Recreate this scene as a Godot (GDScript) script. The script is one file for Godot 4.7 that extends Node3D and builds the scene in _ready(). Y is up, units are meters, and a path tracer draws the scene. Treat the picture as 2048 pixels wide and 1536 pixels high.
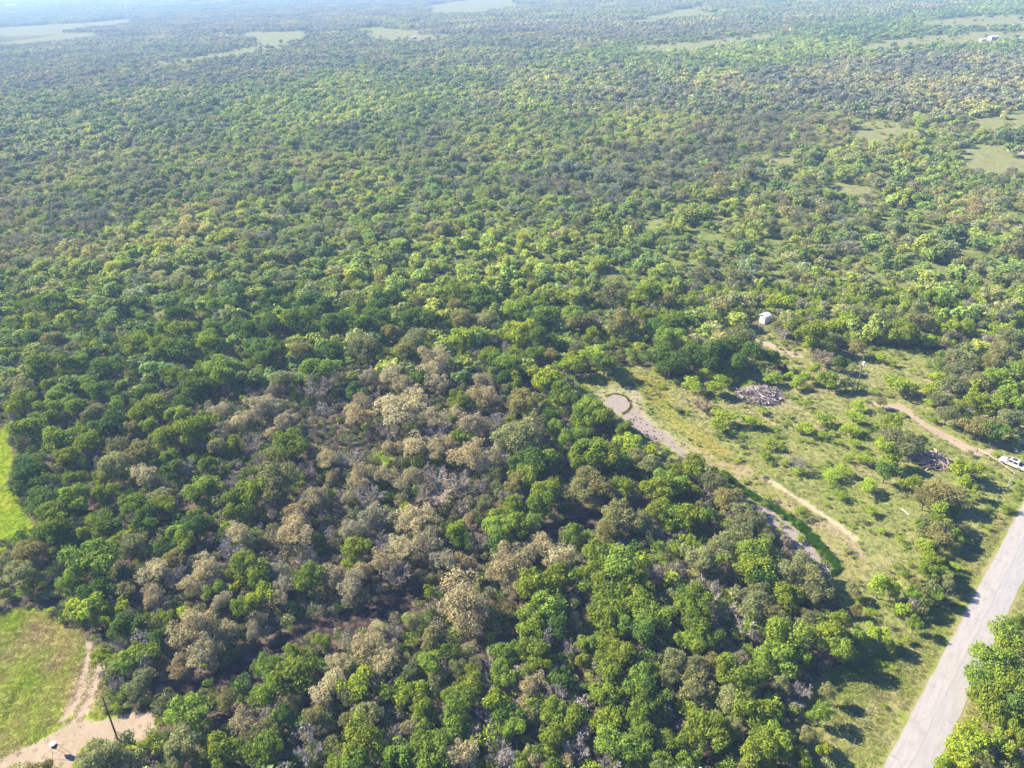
extends Node3D

# ---------------------------------------------------------------- outlines on the ground, in metres (x, z)
const CLEARING := [Vector2(17.4, -187.9), Vector2(33.9, -197.5), Vector2(43.5, -191.2), Vector2(47.8, -186.2), Vector2(56.7, -189), Vector2(69.3, -191), Vector2(81.1, -201.5), Vector2(79.5, -211.6), Vector2(79.6, -220), Vector2(88.7, -217.2), Vector2(92.2, -203.9), Vector2(106.1, -199.1), Vector2(116.7, -201.5), Vector2(130, -196.8), Vector2(135, -194.7), Vector2(129.6, -190.3), Vector2(116.4, -173.5), Vector2(116.3, -160.4), Vector2(118.7, -150.7), Vector2(126, -144.6), Vector2(113.8, -123.3), Vector2(110.3, -121.1), Vector2(97.2, -108.5), Vector2(88.6, -106.9), Vector2(74.4, -97.7), Vector2(65.4, -83.3), Vector2(58.8, -74.8), Vector2(56.5, -82.7), Vector2(60.7, -94.8), Vector2(60, -105.2), Vector2(55.1, -114.2), Vector2(51.1, -129.3), Vector2(45.1, -142.2), Vector2(37.1, -144.8), Vector2(30.6, -158.7), Vector2(22.4, -172.7)]
const VERGE := [Vector2(113.6, -125), Vector2(97.5, -110), Vector2(84.5, -96.6), Vector2(71.1, -83.3), Vector2(61.3, -73.4), Vector2(53.9, -65.1), Vector2(37.7, -65.8), Vector2(43.7, -73.7), Vector2(47.7, -79.1), Vector2(52.2, -82.9), Vector2(58, -84.2), Vector2(63.5, -86.6), Vector2(72.9, -92.9), Vector2(86.8, -106.3), Vector2(100.5, -115.9)]
const FARVERGE := [Vector2(61.9, -64.7), Vector2(67.9, -71), Vector2(87.7, -91.6), Vector2(102.3, -105.4), Vector2(113.9, -101.9), Vector2(97, -84.8), Vector2(71.2, -64)]
const GREENFIELD := [Vector2(-159.3, -182.8), Vector2(-145.6, -174.5), Vector2(-142.1, -173.5), Vector2(-133.2, -159.6), Vector2(-128.3, -149.5), Vector2(-122, -142.1), Vector2(-116.2, -135.2), Vector2(-112.2, -131.4), Vector2(-111, -127.6), Vector2(-114.1, -124.5), Vector2(-113.9, -121), Vector2(-123.6, -120.7), Vector2(-151.7, -143.2)]
const HAYFIELD := [Vector2(-116.5, -105.5), Vector2(-104.4, -104.8), Vector2(-98.5, -106.2), Vector2(-89.7, -101.1), Vector2(-85.7, -99.6), Vector2(-82.9, -95.5), Vector2(-78.2, -89.3), Vector2(-74.8, -85.9), Vector2(-72.1, -80.8), Vector2(-62.8, -81), Vector2(-61.2, -77.2), Vector2(-62.8, -74.3), Vector2(-67, -73.9), Vector2(-70.9, -74.1), Vector2(-71.7, -70.7), Vector2(-84.2, -70.7), Vector2(-95.1, -71.2)]
const FEEDERDIRT := [Vector2(-90.2, -71.8), Vector2(-85.5, -73), Vector2(-83.2, -74.6), Vector2(-80.3, -76.3), Vector2(-78, -78.3), Vector2(-76.4, -80.7), Vector2(-73.4, -79.3), Vector2(-69.7, -79.8), Vector2(-67.2, -80.7), Vector2(-63.4, -80.4), Vector2(-61.7, -77.5), Vector2(-63.2, -75.2), Vector2(-67.3, -74.6), Vector2(-71.6, -75.6), Vector2(-73, -73.9), Vector2(-72.5, -70.8), Vector2(-76, -70.3), Vector2(-89.3, -70.4)]
const MUDRING := [Vector2(26, -173.3), Vector2(26.8, -176.4), Vector2(28.3, -178.1), Vector2(30.1, -178.4), Vector2(31.6, -177.2), Vector2(32.6, -175.5), Vector2(32.9, -173.5), Vector2(32.3, -171.2), Vector2(31, -169.4), Vector2(29, -168.4), Vector2(27.2, -168.9), Vector2(26.2, -170.5)]
const MUDTAIL := [Vector2(29.7, -167.6), Vector2(33, -169.2), Vector2(34.1, -172.2), Vector2(34.7, -169.8), Vector2(35.4, -166), Vector2(36.6, -163.7), Vector2(38.1, -160.3), Vector2(39.6, -158.1), Vector2(41.1, -154.9), Vector2(42.1, -150.9), Vector2(43.8, -146.9), Vector2(45.2, -144.3), Vector2(43.2, -144.5), Vector2(41.4, -149.3), Vector2(39.5, -152.7), Vector2(38, -154.5), Vector2(35.7, -154.7), Vector2(33.2, -157.6), Vector2(31.9, -162.6)]
const MUDHALO := [Vector2(23.7, -180.4), Vector2(28.3, -183.8), Vector2(32.2, -184.3), Vector2(35.4, -182.7), Vector2(37, -179.2), Vector2(37.1, -173.1), Vector2(36.7, -167.4), Vector2(38.8, -162.8), Vector2(41.5, -156.9), Vector2(43.9, -154), Vector2(46, -149.9), Vector2(47.4, -146), Vector2(47.6, -143.3), Vector2(44.1, -143.5), Vector2(41.1, -148.1), Vector2(37.8, -153.5), Vector2(32.9, -156.9), Vector2(29.5, -166.5), Vector2(26.1, -168.2), Vector2(24.2, -175.4)]
const MUDPOOL := [Vector2(53.8, -128.4), Vector2(55.8, -127.6), Vector2(57.2, -125.5), Vector2(58.3, -122.9), Vector2(59.4, -121.2), Vector2(60, -119.2), Vector2(60.8, -117.4), Vector2(61.3, -115.4), Vector2(61.7, -113.2), Vector2(62.1, -111.7), Vector2(62.3, -110.1), Vector2(62.1, -109), Vector2(61.3, -108.3), Vector2(59.8, -108.7), Vector2(58.6, -110.6), Vector2(57.9, -113.2), Vector2(56.2, -116.7), Vector2(54.5, -120.3), Vector2(53.3, -125)]
const SANDTRACK := [Vector2(59.3, -139.8), Vector2(60.3, -136.8), Vector2(61.7, -135.3), Vector2(63, -132.8), Vector2(64.2, -130), Vector2(65.7, -128.4), Vector2(67.4, -125.3), Vector2(68.7, -122.5), Vector2(70.3, -120.5), Vector2(71.3, -117.7), Vector2(72.5, -115.4), Vector2(72.6, -113.9), Vector2(71.3, -114), Vector2(70.1, -116.4), Vector2(69, -119.4), Vector2(67.9, -121.5), Vector2(66.5, -124.1), Vector2(65, -126.7), Vector2(63.6, -129.1), Vector2(62.1, -131.5), Vector2(61, -133.6), Vector2(59.6, -135.4), Vector2(58.6, -138.4)]
const DIRTROAD := [Vector2(106, -167.2), Vector2(107, -165.4), Vector2(107.5, -161.1), Vector2(108.5, -156.9), Vector2(110.5, -153.2), Vector2(112.1, -150), Vector2(113.6, -146.6), Vector2(115.6, -144.3), Vector2(118.7, -144.8), Vector2(117.1, -142.8), Vector2(114.4, -142.3), Vector2(113.2, -141.7), Vector2(111.2, -143.9), Vector2(109.3, -148), Vector2(107.6, -152.7), Vector2(106, -156.3), Vector2(105.7, -160), Vector2(104.5, -163), Vector2(101.6, -164.5), Vector2(97.3, -167), Vector2(99.1, -169.1), Vector2(102.3, -167)]
const OLDTRACK := [Vector2(79.8, -209.3), Vector2(82.6, -207.8), Vector2(85.3, -204.6), Vector2(87.7, -200.8), Vector2(90.6, -197.2), Vector2(90.8, -195), Vector2(88, -195.8), Vector2(84.9, -198.8), Vector2(82.5, -202.5), Vector2(79.4, -206.3)]
const YELLOW_GRASS := [Vector2(28.5, -188.6), Vector2(37.5, -189.6), Vector2(46.4, -184.8), Vector2(46.1, -176.4), Vector2(45.8, -167.4), Vector2(49, -159.8), Vector2(51.7, -155.5), Vector2(54.1, -147.1), Vector2(57.2, -139.3), Vector2(54.8, -137.2), Vector2(50.8, -141.8), Vector2(47.8, -147.6), Vector2(44.9, -155), Vector2(41.7, -162.5), Vector2(39.6, -168.7), Vector2(38.6, -176.6), Vector2(37.5, -182.5), Vector2(32.4, -185.2), Vector2(27.5, -184.7)]
const TAN_BANK := [Vector2(43, -153.8), Vector2(50.6, -146.8), Vector2(59.7, -139.7), Vector2(63.3, -131.1), Vector2(68.3, -122.4), Vector2(72.1, -114.3), Vector2(71.3, -108.9), Vector2(66.7, -100.7), Vector2(65.1, -105.4), Vector2(65, -111.4), Vector2(63.7, -115.9), Vector2(60.4, -122.9), Vector2(56.8, -130.5), Vector2(51, -137.8), Vector2(46.4, -143.7)]
const TAN_BELT := [Vector2(-87.6, -188.1), Vector2(-74.7, -196.1), Vector2(-51.3, -203.6), Vector2(-25, -215.2), Vector2(-3.6, -189.8), Vector2(-2.5, -157.7), Vector2(-8.7, -133.4), Vector2(7, -122), Vector2(4.4, -115.8), Vector2(-8.3, -109.2), Vector2(-14.2, -105.5), Vector2(-28.3, -91.5), Vector2(-37.8, -93.1), Vector2(-43, -99.4), Vector2(-56.4, -87.5), Vector2(-65.1, -89), Vector2(-79.2, -109.3), Vector2(-70.9, -117.4), Vector2(-57.3, -122.8), Vector2(-60.1, -150.9), Vector2(-55.3, -164.2), Vector2(-77.8, -170.9)]
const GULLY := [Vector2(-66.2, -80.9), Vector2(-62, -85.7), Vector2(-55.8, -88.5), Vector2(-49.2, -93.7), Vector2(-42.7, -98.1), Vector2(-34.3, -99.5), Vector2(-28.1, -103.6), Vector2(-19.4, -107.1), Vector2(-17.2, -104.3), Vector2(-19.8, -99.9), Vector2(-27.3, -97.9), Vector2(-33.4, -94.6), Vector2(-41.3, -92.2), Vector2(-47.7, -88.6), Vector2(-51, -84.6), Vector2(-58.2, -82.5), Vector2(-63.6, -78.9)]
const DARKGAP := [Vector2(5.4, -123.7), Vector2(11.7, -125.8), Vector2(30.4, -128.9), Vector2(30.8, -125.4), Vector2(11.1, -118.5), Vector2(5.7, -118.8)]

const NEAR_WOOD := [Vector2(-212, -282), Vector2(-60, -268), Vector2(100, -250), Vector2(190, -238), Vector2(78, -60), Vector2(-88, -66)]
const ROAD_A := Vector2(57.9, -64.9)
const ROAD_DIR := Vector2(0.7065, -0.7077)
const ORDINAL := ["first", "second", "third", "fourth", "fifth", "sixth", "seventh", "eighth", "ninth", "tenth", "eleventh", "twelfth", "thirteenth", "fourteenth", "fifteenth", "sixteenth", "seventeenth", "eighteenth", "nineteenth", "twentieth"]
# distinct things that a tree's label may count from
var landmarks := [
	["the deer feeder", -76.0, -74.0], ["the black pole by the bare dirt", -67.0, -75.0], ["the tyre ruts in the hay field", -76.0, -88.0],
	["the wooded corner of the hay field", -87.0, -103.0], ["the tip of the bright green field", -113.0, -124.0], ["the far end of the bright green field", -142.0, -174.0],
	["the dirt end of the shaded gully", -57.0, -87.0], ["the bend of the shaded gully", -34.0, -98.0], ["the head of the shaded gully", -19.0, -105.0],
	["the giant forked tan oak", -11.7, -96.1], ["the dome-shaped tan oak", -31.3, -165.4], ["the flat-topped olive oak", -56.6, -137.6],
	["the large silvery green oak", 0.6, -154.0], ["the dead white snag", 36.2, -98.7], ["the silver grey bare tree", -4.6, -69.0],
	["the biggest bright green oak", 18.9, -103.2], ["the dark gap under the tall oaks", 14.0, -124.0], ["the reedy tip of the mud pool", 61.0, -108.0],
	["the upper end of the mud pool", 53.0, -129.0], ["the round mud island", 30.0, -173.0], ["the narrow neck of mud", 42.0, -150.0],
	["the big log pile", 69.5, -174.0], ["the small log pile", 101.0, -140.0], ["the white pickup truck", 118.0, -138.0],
	["the white pipe on the grass", 86.0, -122.7], ["the white shed", 86.4, -221.0], ["the tall utility pole", 97.3, -174.0],
	["the red tractor", 80.8, -187.8], ["the lower end of the sandy track", 72.0, -114.0], ["the road's lower bend", 56.0, -68.0],
	["the wire fence by the road", 77.0, -95.0], ["the far verge of the road", 76.0, -76.0], ["the faint old track", 86.0, -203.0],
	["the dark-leafed stand", -70.0, -190.0], ["the dirt road to the gate", 109.0, -155.0], ["the lower edge of the wood", 25.0, -68.0],
]
const LOOK := {
	"G": ["leafy_oak_tree", "oak tree", "mid-green leafy oak", "green oaks of the wood"], "D": ["dark_oak_tree", "oak tree", "dense dark green oak", "dark oaks of the wood"],
	"O": ["feathery_tree", "tree", "feathery grey-green tree", "feathery trees of the wood"], "L": ["yellow_green_tree", "tree", "airy yellow-green tree", "yellow-green trees"],
	"T": ["budding_oak_tree", "oak tree", "pale tan budding oak", "tan budding oaks"], "M": ["half_bare_tree", "tree", "greyish beige half-leafed tree", "half-leafed trees"], "W": ["dead_tree", "dead tree", "bleached dead tree with broken limbs", "dead trees"], "B": ["bare_tree", "bare tree", "leafless grey twiggy tree", "leafless trees"],
	"P": ["bare_bush", "bush", "leafless brown bush", "leafless bushes"], "S": ["lime_shrub", "shrub", "lime-green shrub", "shrubs of the clearing"],
}
# base colours of foliage, linear
const TONE := {
	"G": Color(0.182, 0.262, 0.036), "D": Color(0.100, 0.175, 0.036), "O": Color(0.235, 0.255, 0.100), "L": Color(0.285, 0.370, 0.036),
	"T": Color(0.405, 0.365, 0.200), "M": Color(0.310, 0.292, 0.178), "B": Color(0.270, 0.245, 0.225), "P": Color(0.235, 0.208, 0.155), "S": Color(0.265, 0.360, 0.036), "W": Color(0.36, 0.33, 0.30),
}
var rng := RandomNumberGenerator.new()
var wood_noise := FastNoiseLite.new()
var taken := {}
var crowns := {}
var trunks := {}
var tints := {}
var tree_list := []
var zones := []
var bark_mat: StandardMaterial3D
var pale_bark_mat: StandardMaterial3D
var ground_mat: StandardMaterial3D
var dead_mat: StandardMaterial3D


func _ready() -> void:
	var cam := Camera3D.new()
	cam.name = "camera"
	cam.transform = Transform3D(Basis(Vector3(0.999048, -0.037775, 0.021810), Vector3(0.043619, 0.865201, -0.499524), Vector3(-0.000000, 0.500000, 0.866025)), Vector3(0, 108, 0))
	cam.fov = 55.92
	cam.near = 1.0
	cam.far = 20000.0
	add_child(cam)
	var env := Environment.new()
	env.background_mode = Environment.BG_SKY
	var sky_mat := ProceduralSkyMaterial.new()
	sky_mat.sky_top_color = Color(0.26, 0.43, 0.74)
	sky_mat.sky_horizon_color = Color(0.66, 0.78, 0.93)
	sky_mat.sky_curve = 0.12
	sky_mat.ground_horizon_color = Color(0.60, 0.68, 0.72)
	sky_mat.ground_bottom_color = Color(0.25, 0.28, 0.20)
	sky_mat.sky_energy_multiplier = 0.74
	var sky := Sky.new()
	sky.sky_material = sky_mat
	env.sky = sky
	env.ambient_light_source = Environment.AMBIENT_SOURCE_SKY
	env.tonemap_mode = Environment.TONE_MAPPER_LINEAR
	env.tonemap_exposure = 4.4
	env.sdfgi_enabled = true
	env.ssao_enabled = true
	env.ssil_enabled = true
	env.fog_enabled = true
	env.fog_density = 0.0002
	env.fog_light_color = Color(0.68, 0.83, 1.0)
	var we := WorldEnvironment.new()
	we.name = "daylight"
	we.environment = env
	add_child(we)
	var sun := DirectionalLight3D.new()
	sun.name = "sun"
	sun.light_energy = 1.6
	sun.light_color = Color(1.0, 0.95, 0.86)
	sun.light_angular_distance = 0.5
	sun.shadow_enabled = true
	var el := deg_to_rad(36.0)
	var az := deg_to_rad(69.0)
	var to := Vector3(sin(az) * cos(el), -sin(el), cos(az) * cos(el))
	sun.basis = Basis.looking_at(to, Vector3.UP)
	add_child(sun)

	rng.seed = 20240611
	wood_noise.seed = 7
	wood_noise.frequency = 0.02
	bark_mat = plain(Color(0.115, 0.095, 0.082), 0.95)
	pale_bark_mat = plain(Color(0.30, 0.27, 0.255), 0.95)

	build_ground()
	build_road()
	build_prototypes()
	build_trees()
	build_far_woods()
	build_undergrowth()
	build_grass()
	build_reeds()
	build_things()


# ---------------------------------------------------------------- small helpers
func numbered(called: String) -> String:
	var n: int = taken.get(called, 0)
	taken[called] = n + 1
	return called if n == 0 else "%s_%03d" % [called, n]


func srgb(c: Color) -> Color:
	return Color(maxf(c.r, 0.0), maxf(c.g, 0.0), maxf(c.b, 0.0)).linear_to_srgb()


func plain(linear_color: Color, rough := 0.8, metal := 0.0) -> StandardMaterial3D:
	var m := StandardMaterial3D.new()
	m.albedo_color = srgb(linear_color)
	m.roughness = rough
	m.metallic = metal
	return m


func leaf_material(linear_color: Color, through := 0.5) -> StandardMaterial3D:
	var m := plain(linear_color, 0.75)
	m.vertex_color_use_as_albedo = true
	m.specular_mode = BaseMaterial3D.SPECULAR_DISABLED
	if through > 0.0:
		m.backlight_enabled = true
		m.backlight = Color(through, through, through).linear_to_srgb()
	return m


func tag(o: Node, label: String, category: String, group := "", kind := "") -> Node:
	if label:
		o.set_meta("label", label)
	if category:
		o.set_meta("category", category)
	if group:
		o.set_meta("group", group)
	if kind:
		o.set_meta("kind", kind)
	return o


func thing(called: String, label: String, category: String, at := Vector3.ZERO, turn := 0.0, group := "") -> Node3D:
	var o := Node3D.new()
	o.name = numbered(called)
	add_child(o)
	o.position = at
	o.rotation.y = turn
	tag(o, label, category, group)
	return o


func put(called: String, mesh: Mesh, mat: Material, parent: Node, at := Vector3.ZERO, turn := Vector3.ZERO) -> MeshInstance3D:
	var o := MeshInstance3D.new()
	o.name = called
	o.mesh = mesh
	o.material_override = mat
	o.position = at
	o.rotation = turn
	parent.add_child(o, true)
	return o


func start() -> SurfaceTool:
	var st := SurfaceTool.new()
	st.begin(Mesh.PRIMITIVE_TRIANGLES)
	st.set_smooth_group(-1)
	return st


func finish(st: SurfaceTool) -> ArrayMesh:
	st.generate_normals()
	return st.commit()


func quad(st: SurfaceTool, a: Vector3, b: Vector3, c: Vector3, d: Vector3) -> void:
	for v in [a, b, c, a, c, d]:
		st.add_vertex(v)


# a box with chamfered vertical and top edges
func block(st: SurfaceTool, lo: Vector3, hi: Vector3, bev := 0.02) -> void:
	var rings := []
	for layer in [[lo.y, 0.0], [hi.y - bev, 0.0], [hi.y, bev]]:
		var i: float = layer[1]
		var y: float = layer[0]
		rings.append([Vector3(lo.x + i + bev, y, lo.z + i), Vector3(hi.x - i - bev, y, lo.z + i), Vector3(hi.x - i, y, lo.z + i + bev), Vector3(hi.x - i, y, hi.z - i - bev),
			Vector3(hi.x - i - bev, y, hi.z - i), Vector3(lo.x + i + bev, y, hi.z - i), Vector3(lo.x + i, y, hi.z - i - bev), Vector3(lo.x + i, y, lo.z + i + bev)])
	loft(st, rings)


# joins rings of equal length (counter-clockwise seen from the end) and closes both ends
func loft(st: SurfaceTool, rings: Array, caps := true) -> void:
	var n: int = rings[0].size()
	for k in rings.size() - 1:
		for i in n:
			var j := (i + 1) % n
			quad(st, rings[k][i], rings[k][j], rings[k + 1][j], rings[k + 1][i])
	if caps:
		for i in range(1, n - 1):
			for v in [rings[0][0], rings[0][i + 1], rings[0][i]]:
				st.add_vertex(v)
			var last: Array = rings[-1]
			for v in [last[0], last[i], last[i + 1]]:
				st.add_vertex(v)


func tube(st: SurfaceTool, points: Array, radii: Array, sides := 6) -> void:
	var rings := []
	for k in points.size():
		var d: Vector3 = (points[mini(k + 1, points.size() - 1)] - points[maxi(k - 1, 0)]).normalized()
		var side := d.cross(Vector3.UP if absf(d.y) < 0.95 else Vector3.RIGHT).normalized()
		var other := d.cross(side)
		var ring := []
		for i in sides:
			var a := -TAU * i / sides
			ring.append(points[k] + (side * cos(a) + other * sin(a)) * float(radii[k]))
		rings.append(ring)
	loft(st, rings)


func lathe(st: SurfaceTool, profile: Array, at := Vector3.ZERO, sides := 16) -> void:
	var rings := []
	for p in profile:
		var ring := []
		for i in sides:
			var a := TAU * i / sides
			ring.append(at + Vector3(cos(a) * p.x, p.y, sin(a) * p.x))
		rings.append(ring)
	loft(st, rings)


func inside(p: Vector2, poly: Array) -> bool:
	return Geometry2D.is_point_in_polygon(p, PackedVector2Array(poly))


func road_side(p: Vector2) -> float:   # metres from the road's centre line, positive on the side of the truck
	return (p - ROAD_A).dot(Vector2(ROAD_DIR.y, -ROAD_DIR.x))


# ---------------------------------------------------------------- ground
const SQ := Rect2(-170, -310, 350, 350)   # the square of ground that has its own texture
const PIX := 1024


func mask_of(polys: Array, soften := 320) -> PackedByteArray:
	var im := Image.create(PIX, PIX, false, Image.FORMAT_L8)
	var data := PackedByteArray()
	data.resize(PIX * PIX)
	for poly in polys:
		var pts := []
		for p in poly:
			pts.append((p - SQ.position) / SQ.size.x * PIX)
		var y0 := 99999.0
		var y1 := -99999.0
		for p in pts:
			y0 = minf(y0, p.y)
			y1 = maxf(y1, p.y)
		for y in range(maxi(0, int(y0)), mini(PIX - 1, int(y1) + 1) + 1):
			var xs := []
			for i in pts.size():
				var a: Vector2 = pts[i]
				var b: Vector2 = pts[(i + 1) % pts.size()]
				if (a.y <= y and b.y > y) or (b.y <= y and a.y > y):
					xs.append(a.x + (y - a.y) / (b.y - a.y) * (b.x - a.x))
			xs.sort()
			for k in range(0, xs.size() - 1, 2):
				for x in range(clampi(int(xs[k]), 0, PIX - 1), clampi(int(xs[k + 1]), 0, PIX - 1)):
					data[y * PIX + x] = 255
	im = Image.create_from_data(PIX, PIX, false, Image.FORMAT_L8, data)
	im.resize(soften, soften, Image.INTERPOLATE_BILINEAR)
	im.resize(PIX, PIX, Image.INTERPOLATE_CUBIC)
	return im.get_data()


func noise_bytes(seed_: int, freq: float, octaves := 4) -> PackedByteArray:
	var n := FastNoiseLite.new()
	n.seed = seed_
	n.frequency = freq
	n.fractal_octaves = octaves
	n.fractal_type = FastNoiseLite.FRACTAL_FBM
	return n.get_image(PIX, PIX, false, false, true).get_data()


func ramp(m: int, n: float, width := 0.16) -> float:
	return clampf((m / 255.0 + (n - 0.5) * 0.7 - 0.5) / width + 0.5, 0.0, 1.0)


func strip(center: Array, half: float) -> Array:
	var up := []
	var down := []
	for i in center.size():
		var d: Vector2 = (center[mini(i + 1, center.size() - 1)] - center[maxi(i - 1, 0)]).normalized()
		up.append(center[i] + d.orthogonal() * half)
		down.append(center[i] - d.orthogonal() * half)
	down.reverse()
	return up + down


func ruts() -> Array:
	var a := strip([Vector2(-78.6, -79.2), Vector2(-78.2, -84), Vector2(-79.4, -88.5), Vector2(-81.0, -93.5), Vector2(-82.6, -97.5)], 0.60)
	var b := strip([Vector2(-76.3, -79.8), Vector2(-76.0, -84), Vector2(-77.2, -88.5), Vector2(-78.6, -92.5), Vector2(-80.8, -97.5)], 0.60)
	return [a, b]


func build_ground() -> void:
	var m_clear := mask_of([CLEARING, [Vector2(99, -172), Vector2(137, -198), Vector2(180, -220), Vector2(180, -150), Vector2(126, -146)]])
	var m_verge := mask_of([VERGE, FARVERGE, strip([ROAD_A - ROAD_DIR * 60, ROAD_A + ROAD_DIR * 140], 6.0)])
	var m_field := mask_of([GREENFIELD])
	var m_hay := mask_of([HAYFIELD])
	var m_dirt := mask_of([FEEDERDIRT, DIRTROAD, OLDTRACK] + ruts(), 512)
	var m_halo := mask_of([MUDHALO])
	var m_mud := mask_of([MUDTAIL, MUDPOOL], 512)
	var m_ring := mask_of([MUDRING], 512)
	var m_yellow := mask_of([YELLOW_GRASS], 200)
	var m_bank := mask_of([TAN_BANK], 200)
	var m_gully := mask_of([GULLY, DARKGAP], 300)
	var m_sand := mask_of([SANDTRACK, strip([Vector2(-76.8, -80.5), Vector2(-77.0, -86), Vector2(-79.5, -93)], 2.6)], 400)
	var n_big := noise_bytes(3, 0.008)
	var n_mid := noise_bytes(5, 0.035)
	var n_fine := noise_bytes(9, 0.16, 3)
	var n_grain := noise_bytes(11, 0.45, 2)
	var out := PackedByteArray()
	out.resize(PIX * PIX * 3)
	var lut := PackedByteArray()
	lut.resize(4096)
	for i in 4096:
		var v := i / 4095.0
		lut[i] = int(round(255.0 * (12.92 * v if v < 0.0031308 else 1.055 * pow(v, 1.0 / 2.4) - 0.055)))
	var c_litter := Color(0.083, 0.061, 0.048)
	var c_moss := Color(0.076, 0.083, 0.032)
	var c_far := Color(0.108, 0.130, 0.040)
	for i in PIX * PIX:
		var b: float = n_big[i] / 255.0
		var m: float = n_mid[i] / 255.0
		var f: float = n_fine[i] / 255.0
		var g: float = n_grain[i] / 255.0
		var mix: float = clampf((m * 0.6 + f * 0.4 - 0.5) * 4.0 + 0.5, 0.0, 1.0)
		var z: float = SQ.position.y + SQ.size.y * (i / PIX) / PIX
		var c := c_litter.lerp(c_moss, clampf((m * 0.5 + f * 0.5 - 0.52) * 5.0, 0.0, 1.0))
		c = c.lerp(c_far, clampf((-z - 205.0) / 45.0, 0.0, 1.0) * (0.5 + 0.5 * mix))
		var n := m * 0.45 + f * 0.35 + g * 0.2
		if m_clear[i]:
			var grass := Color(0.152, 0.169, 0.056).lerp(Color(0.218, 0.193, 0.103), clampf((b + m * 0.5 - 0.68) * 3.2, 0.0, 1.0)).lerp(Color(0.193, 0.185, 0.049), clampf((f - 0.45) * 2.0, 0.0, 0.7))
			c = c.lerp(grass, ramp(m_clear[i], n))
		if m_verge[i]:
			c = c.lerp(Color(0.136, 0.160, 0.036).lerp(Color(0.177, 0.164, 0.070), mix), ramp(m_verge[i], n))
		if m_field[i]:
			c = c.lerp(Color(0.140, 0.200, 0.012).lerp(Color(0.190, 0.205, 0.030), clampf((m * 0.6 + b * 0.5 - 0.5) * 3.0, 0.0, 1.0)), ramp(m_field[i], n))
		if m_hay[i]:
			c = c.lerp(Color(0.150, 0.205, 0.018).lerp(Color(0.198, 0.162, 0.076), clampf((b * 0.7 + m * 0.6 - 0.62) * 3.0, 0.0, 1.0)), ramp(m_hay[i], n))
		if m_halo[i]:
			c = c.lerp(Color(0.209, 0.180, 0.126).lerp(Color(0.169, 0.169, 0.061), mix * 0.8), ramp(m_halo[i], n, 0.4) * 0.9)
		if m_yellow[i]:
			c = c.lerp(Color(0.200, 0.165, 0.036).lerp(Color(0.185, 0.190, 0.030), clampf((b - 0.4) * 4.0, 0.0, 1.0)), ramp(m_yellow[i], n, 0.6) * 0.75)
		if m_bank[i]:
			c = c.lerp(Color(0.205, 0.168, 0.098).lerp(Color(0.150, 0.150, 0.048), clampf((m - 0.5) * 5.0 + 0.3, 0.0, 1.0)), ramp(m_bank[i], n, 0.6) * 0.8)
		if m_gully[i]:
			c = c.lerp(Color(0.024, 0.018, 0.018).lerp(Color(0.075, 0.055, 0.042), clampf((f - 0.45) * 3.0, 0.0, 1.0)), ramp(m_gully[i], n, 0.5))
		if m_sand[i]:
			c = c.lerp(Color(0.288, 0.234, 0.162), ramp(m_sand[i], n, 0.5) * 0.85)
		if m_dirt[i]:
			c = c.lerp(Color(0.250, 0.196, 0.155).lerp(Color(0.215, 0.165, 0.125), mix), ramp(m_dirt[i], n, 0.4) * 0.92)
		if m_mud[i]:
			c = c.lerp(Color(0.190, 0.161, 0.143).lerp(Color(0.160, 0.137, 0.122), f), ramp(m_mud[i], n))
		if m_ring[i]:
			c = c.lerp(Color(0.190, 0.165, 0.148).lerp(Color(0.165, 0.138, 0.118), clampf((f - 0.4) * 3.0, 0.0, 1.0)), ramp(m_ring[i], n, 0.5))
		var k := 0.80 + 0.28 * g + 0.12 * f
		out[i * 3] = lut[clampi(int(c.r * k * 4095), 0, 4095)]
		out[i * 3 + 1] = lut[clampi(int(c.g * k * 4095), 0, 4095)]
		out[i * 3 + 2] = lut[clampi(int(c.b * k * 4095), 0, 4095)]
	ground_mat = plain(Color.WHITE, 0.95)
	ground_mat.specular_mode = BaseMaterial3D.SPECULAR_DISABLED
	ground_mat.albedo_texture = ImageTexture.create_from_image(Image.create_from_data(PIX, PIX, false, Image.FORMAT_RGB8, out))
	ground_mat.texture_repeat = false

	# the sheet: the textured square in the middle, wide plain land around it out to the horizon
	var bump := FastNoiseLite.new()
	bump.seed = 21
	bump.frequency = 0.12
	var st := start()
	var steps := 70
	for a in steps:
		for b in steps:
			var p0 := SQ.position + SQ.size * Vector2(float(a) / steps, float(b) / steps)
			var p1 := SQ.position + SQ.size * Vector2(float(a + 1) / steps, float(b + 1) / steps)
			for p in [p0, Vector2(p1.x, p0.y), p1, p0, p1, Vector2(p0.x, p1.y)]:
				st.set_uv((p - SQ.position) / SQ.size)
				st.add_vertex(Vector3(p.x, 0.0, p.y))
	st.set_smooth_group(-1)
	var am := finish(st)
	var st2 := start()
	var lo := SQ.position
	var hi := SQ.end
	var R := 14000.0
	var o := [Vector3(-R, 0, -R), Vector3(R, 0, -R), Vector3(R, 0, R), Vector3(-R, 0, R)]
	var q := [Vector3(lo.x, 0, lo.y), Vector3(hi.x, 0, lo.y), Vector3(hi.x, 0, hi.y), Vector3(lo.x, 0, hi.y)]
	for i in 4:
		quad(st2, o[i], o[(i + 1) % 4], q[(i + 1) % 4], q[i])
	st2.generate_normals()
	st2.commit(am)
	var outer := plain(Color.WHITE, 0.95)
	outer.specular_mode = BaseMaterial3D.SPECULAR_DISABLED
	var grad := Gradient.new()
	grad.colors = PackedColorArray([srgb(Color(0.080, 0.098, 0.028)), srgb(Color(0.112, 0.140, 0.036)), srgb(Color(0.130, 0.138, 0.050))])
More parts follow.
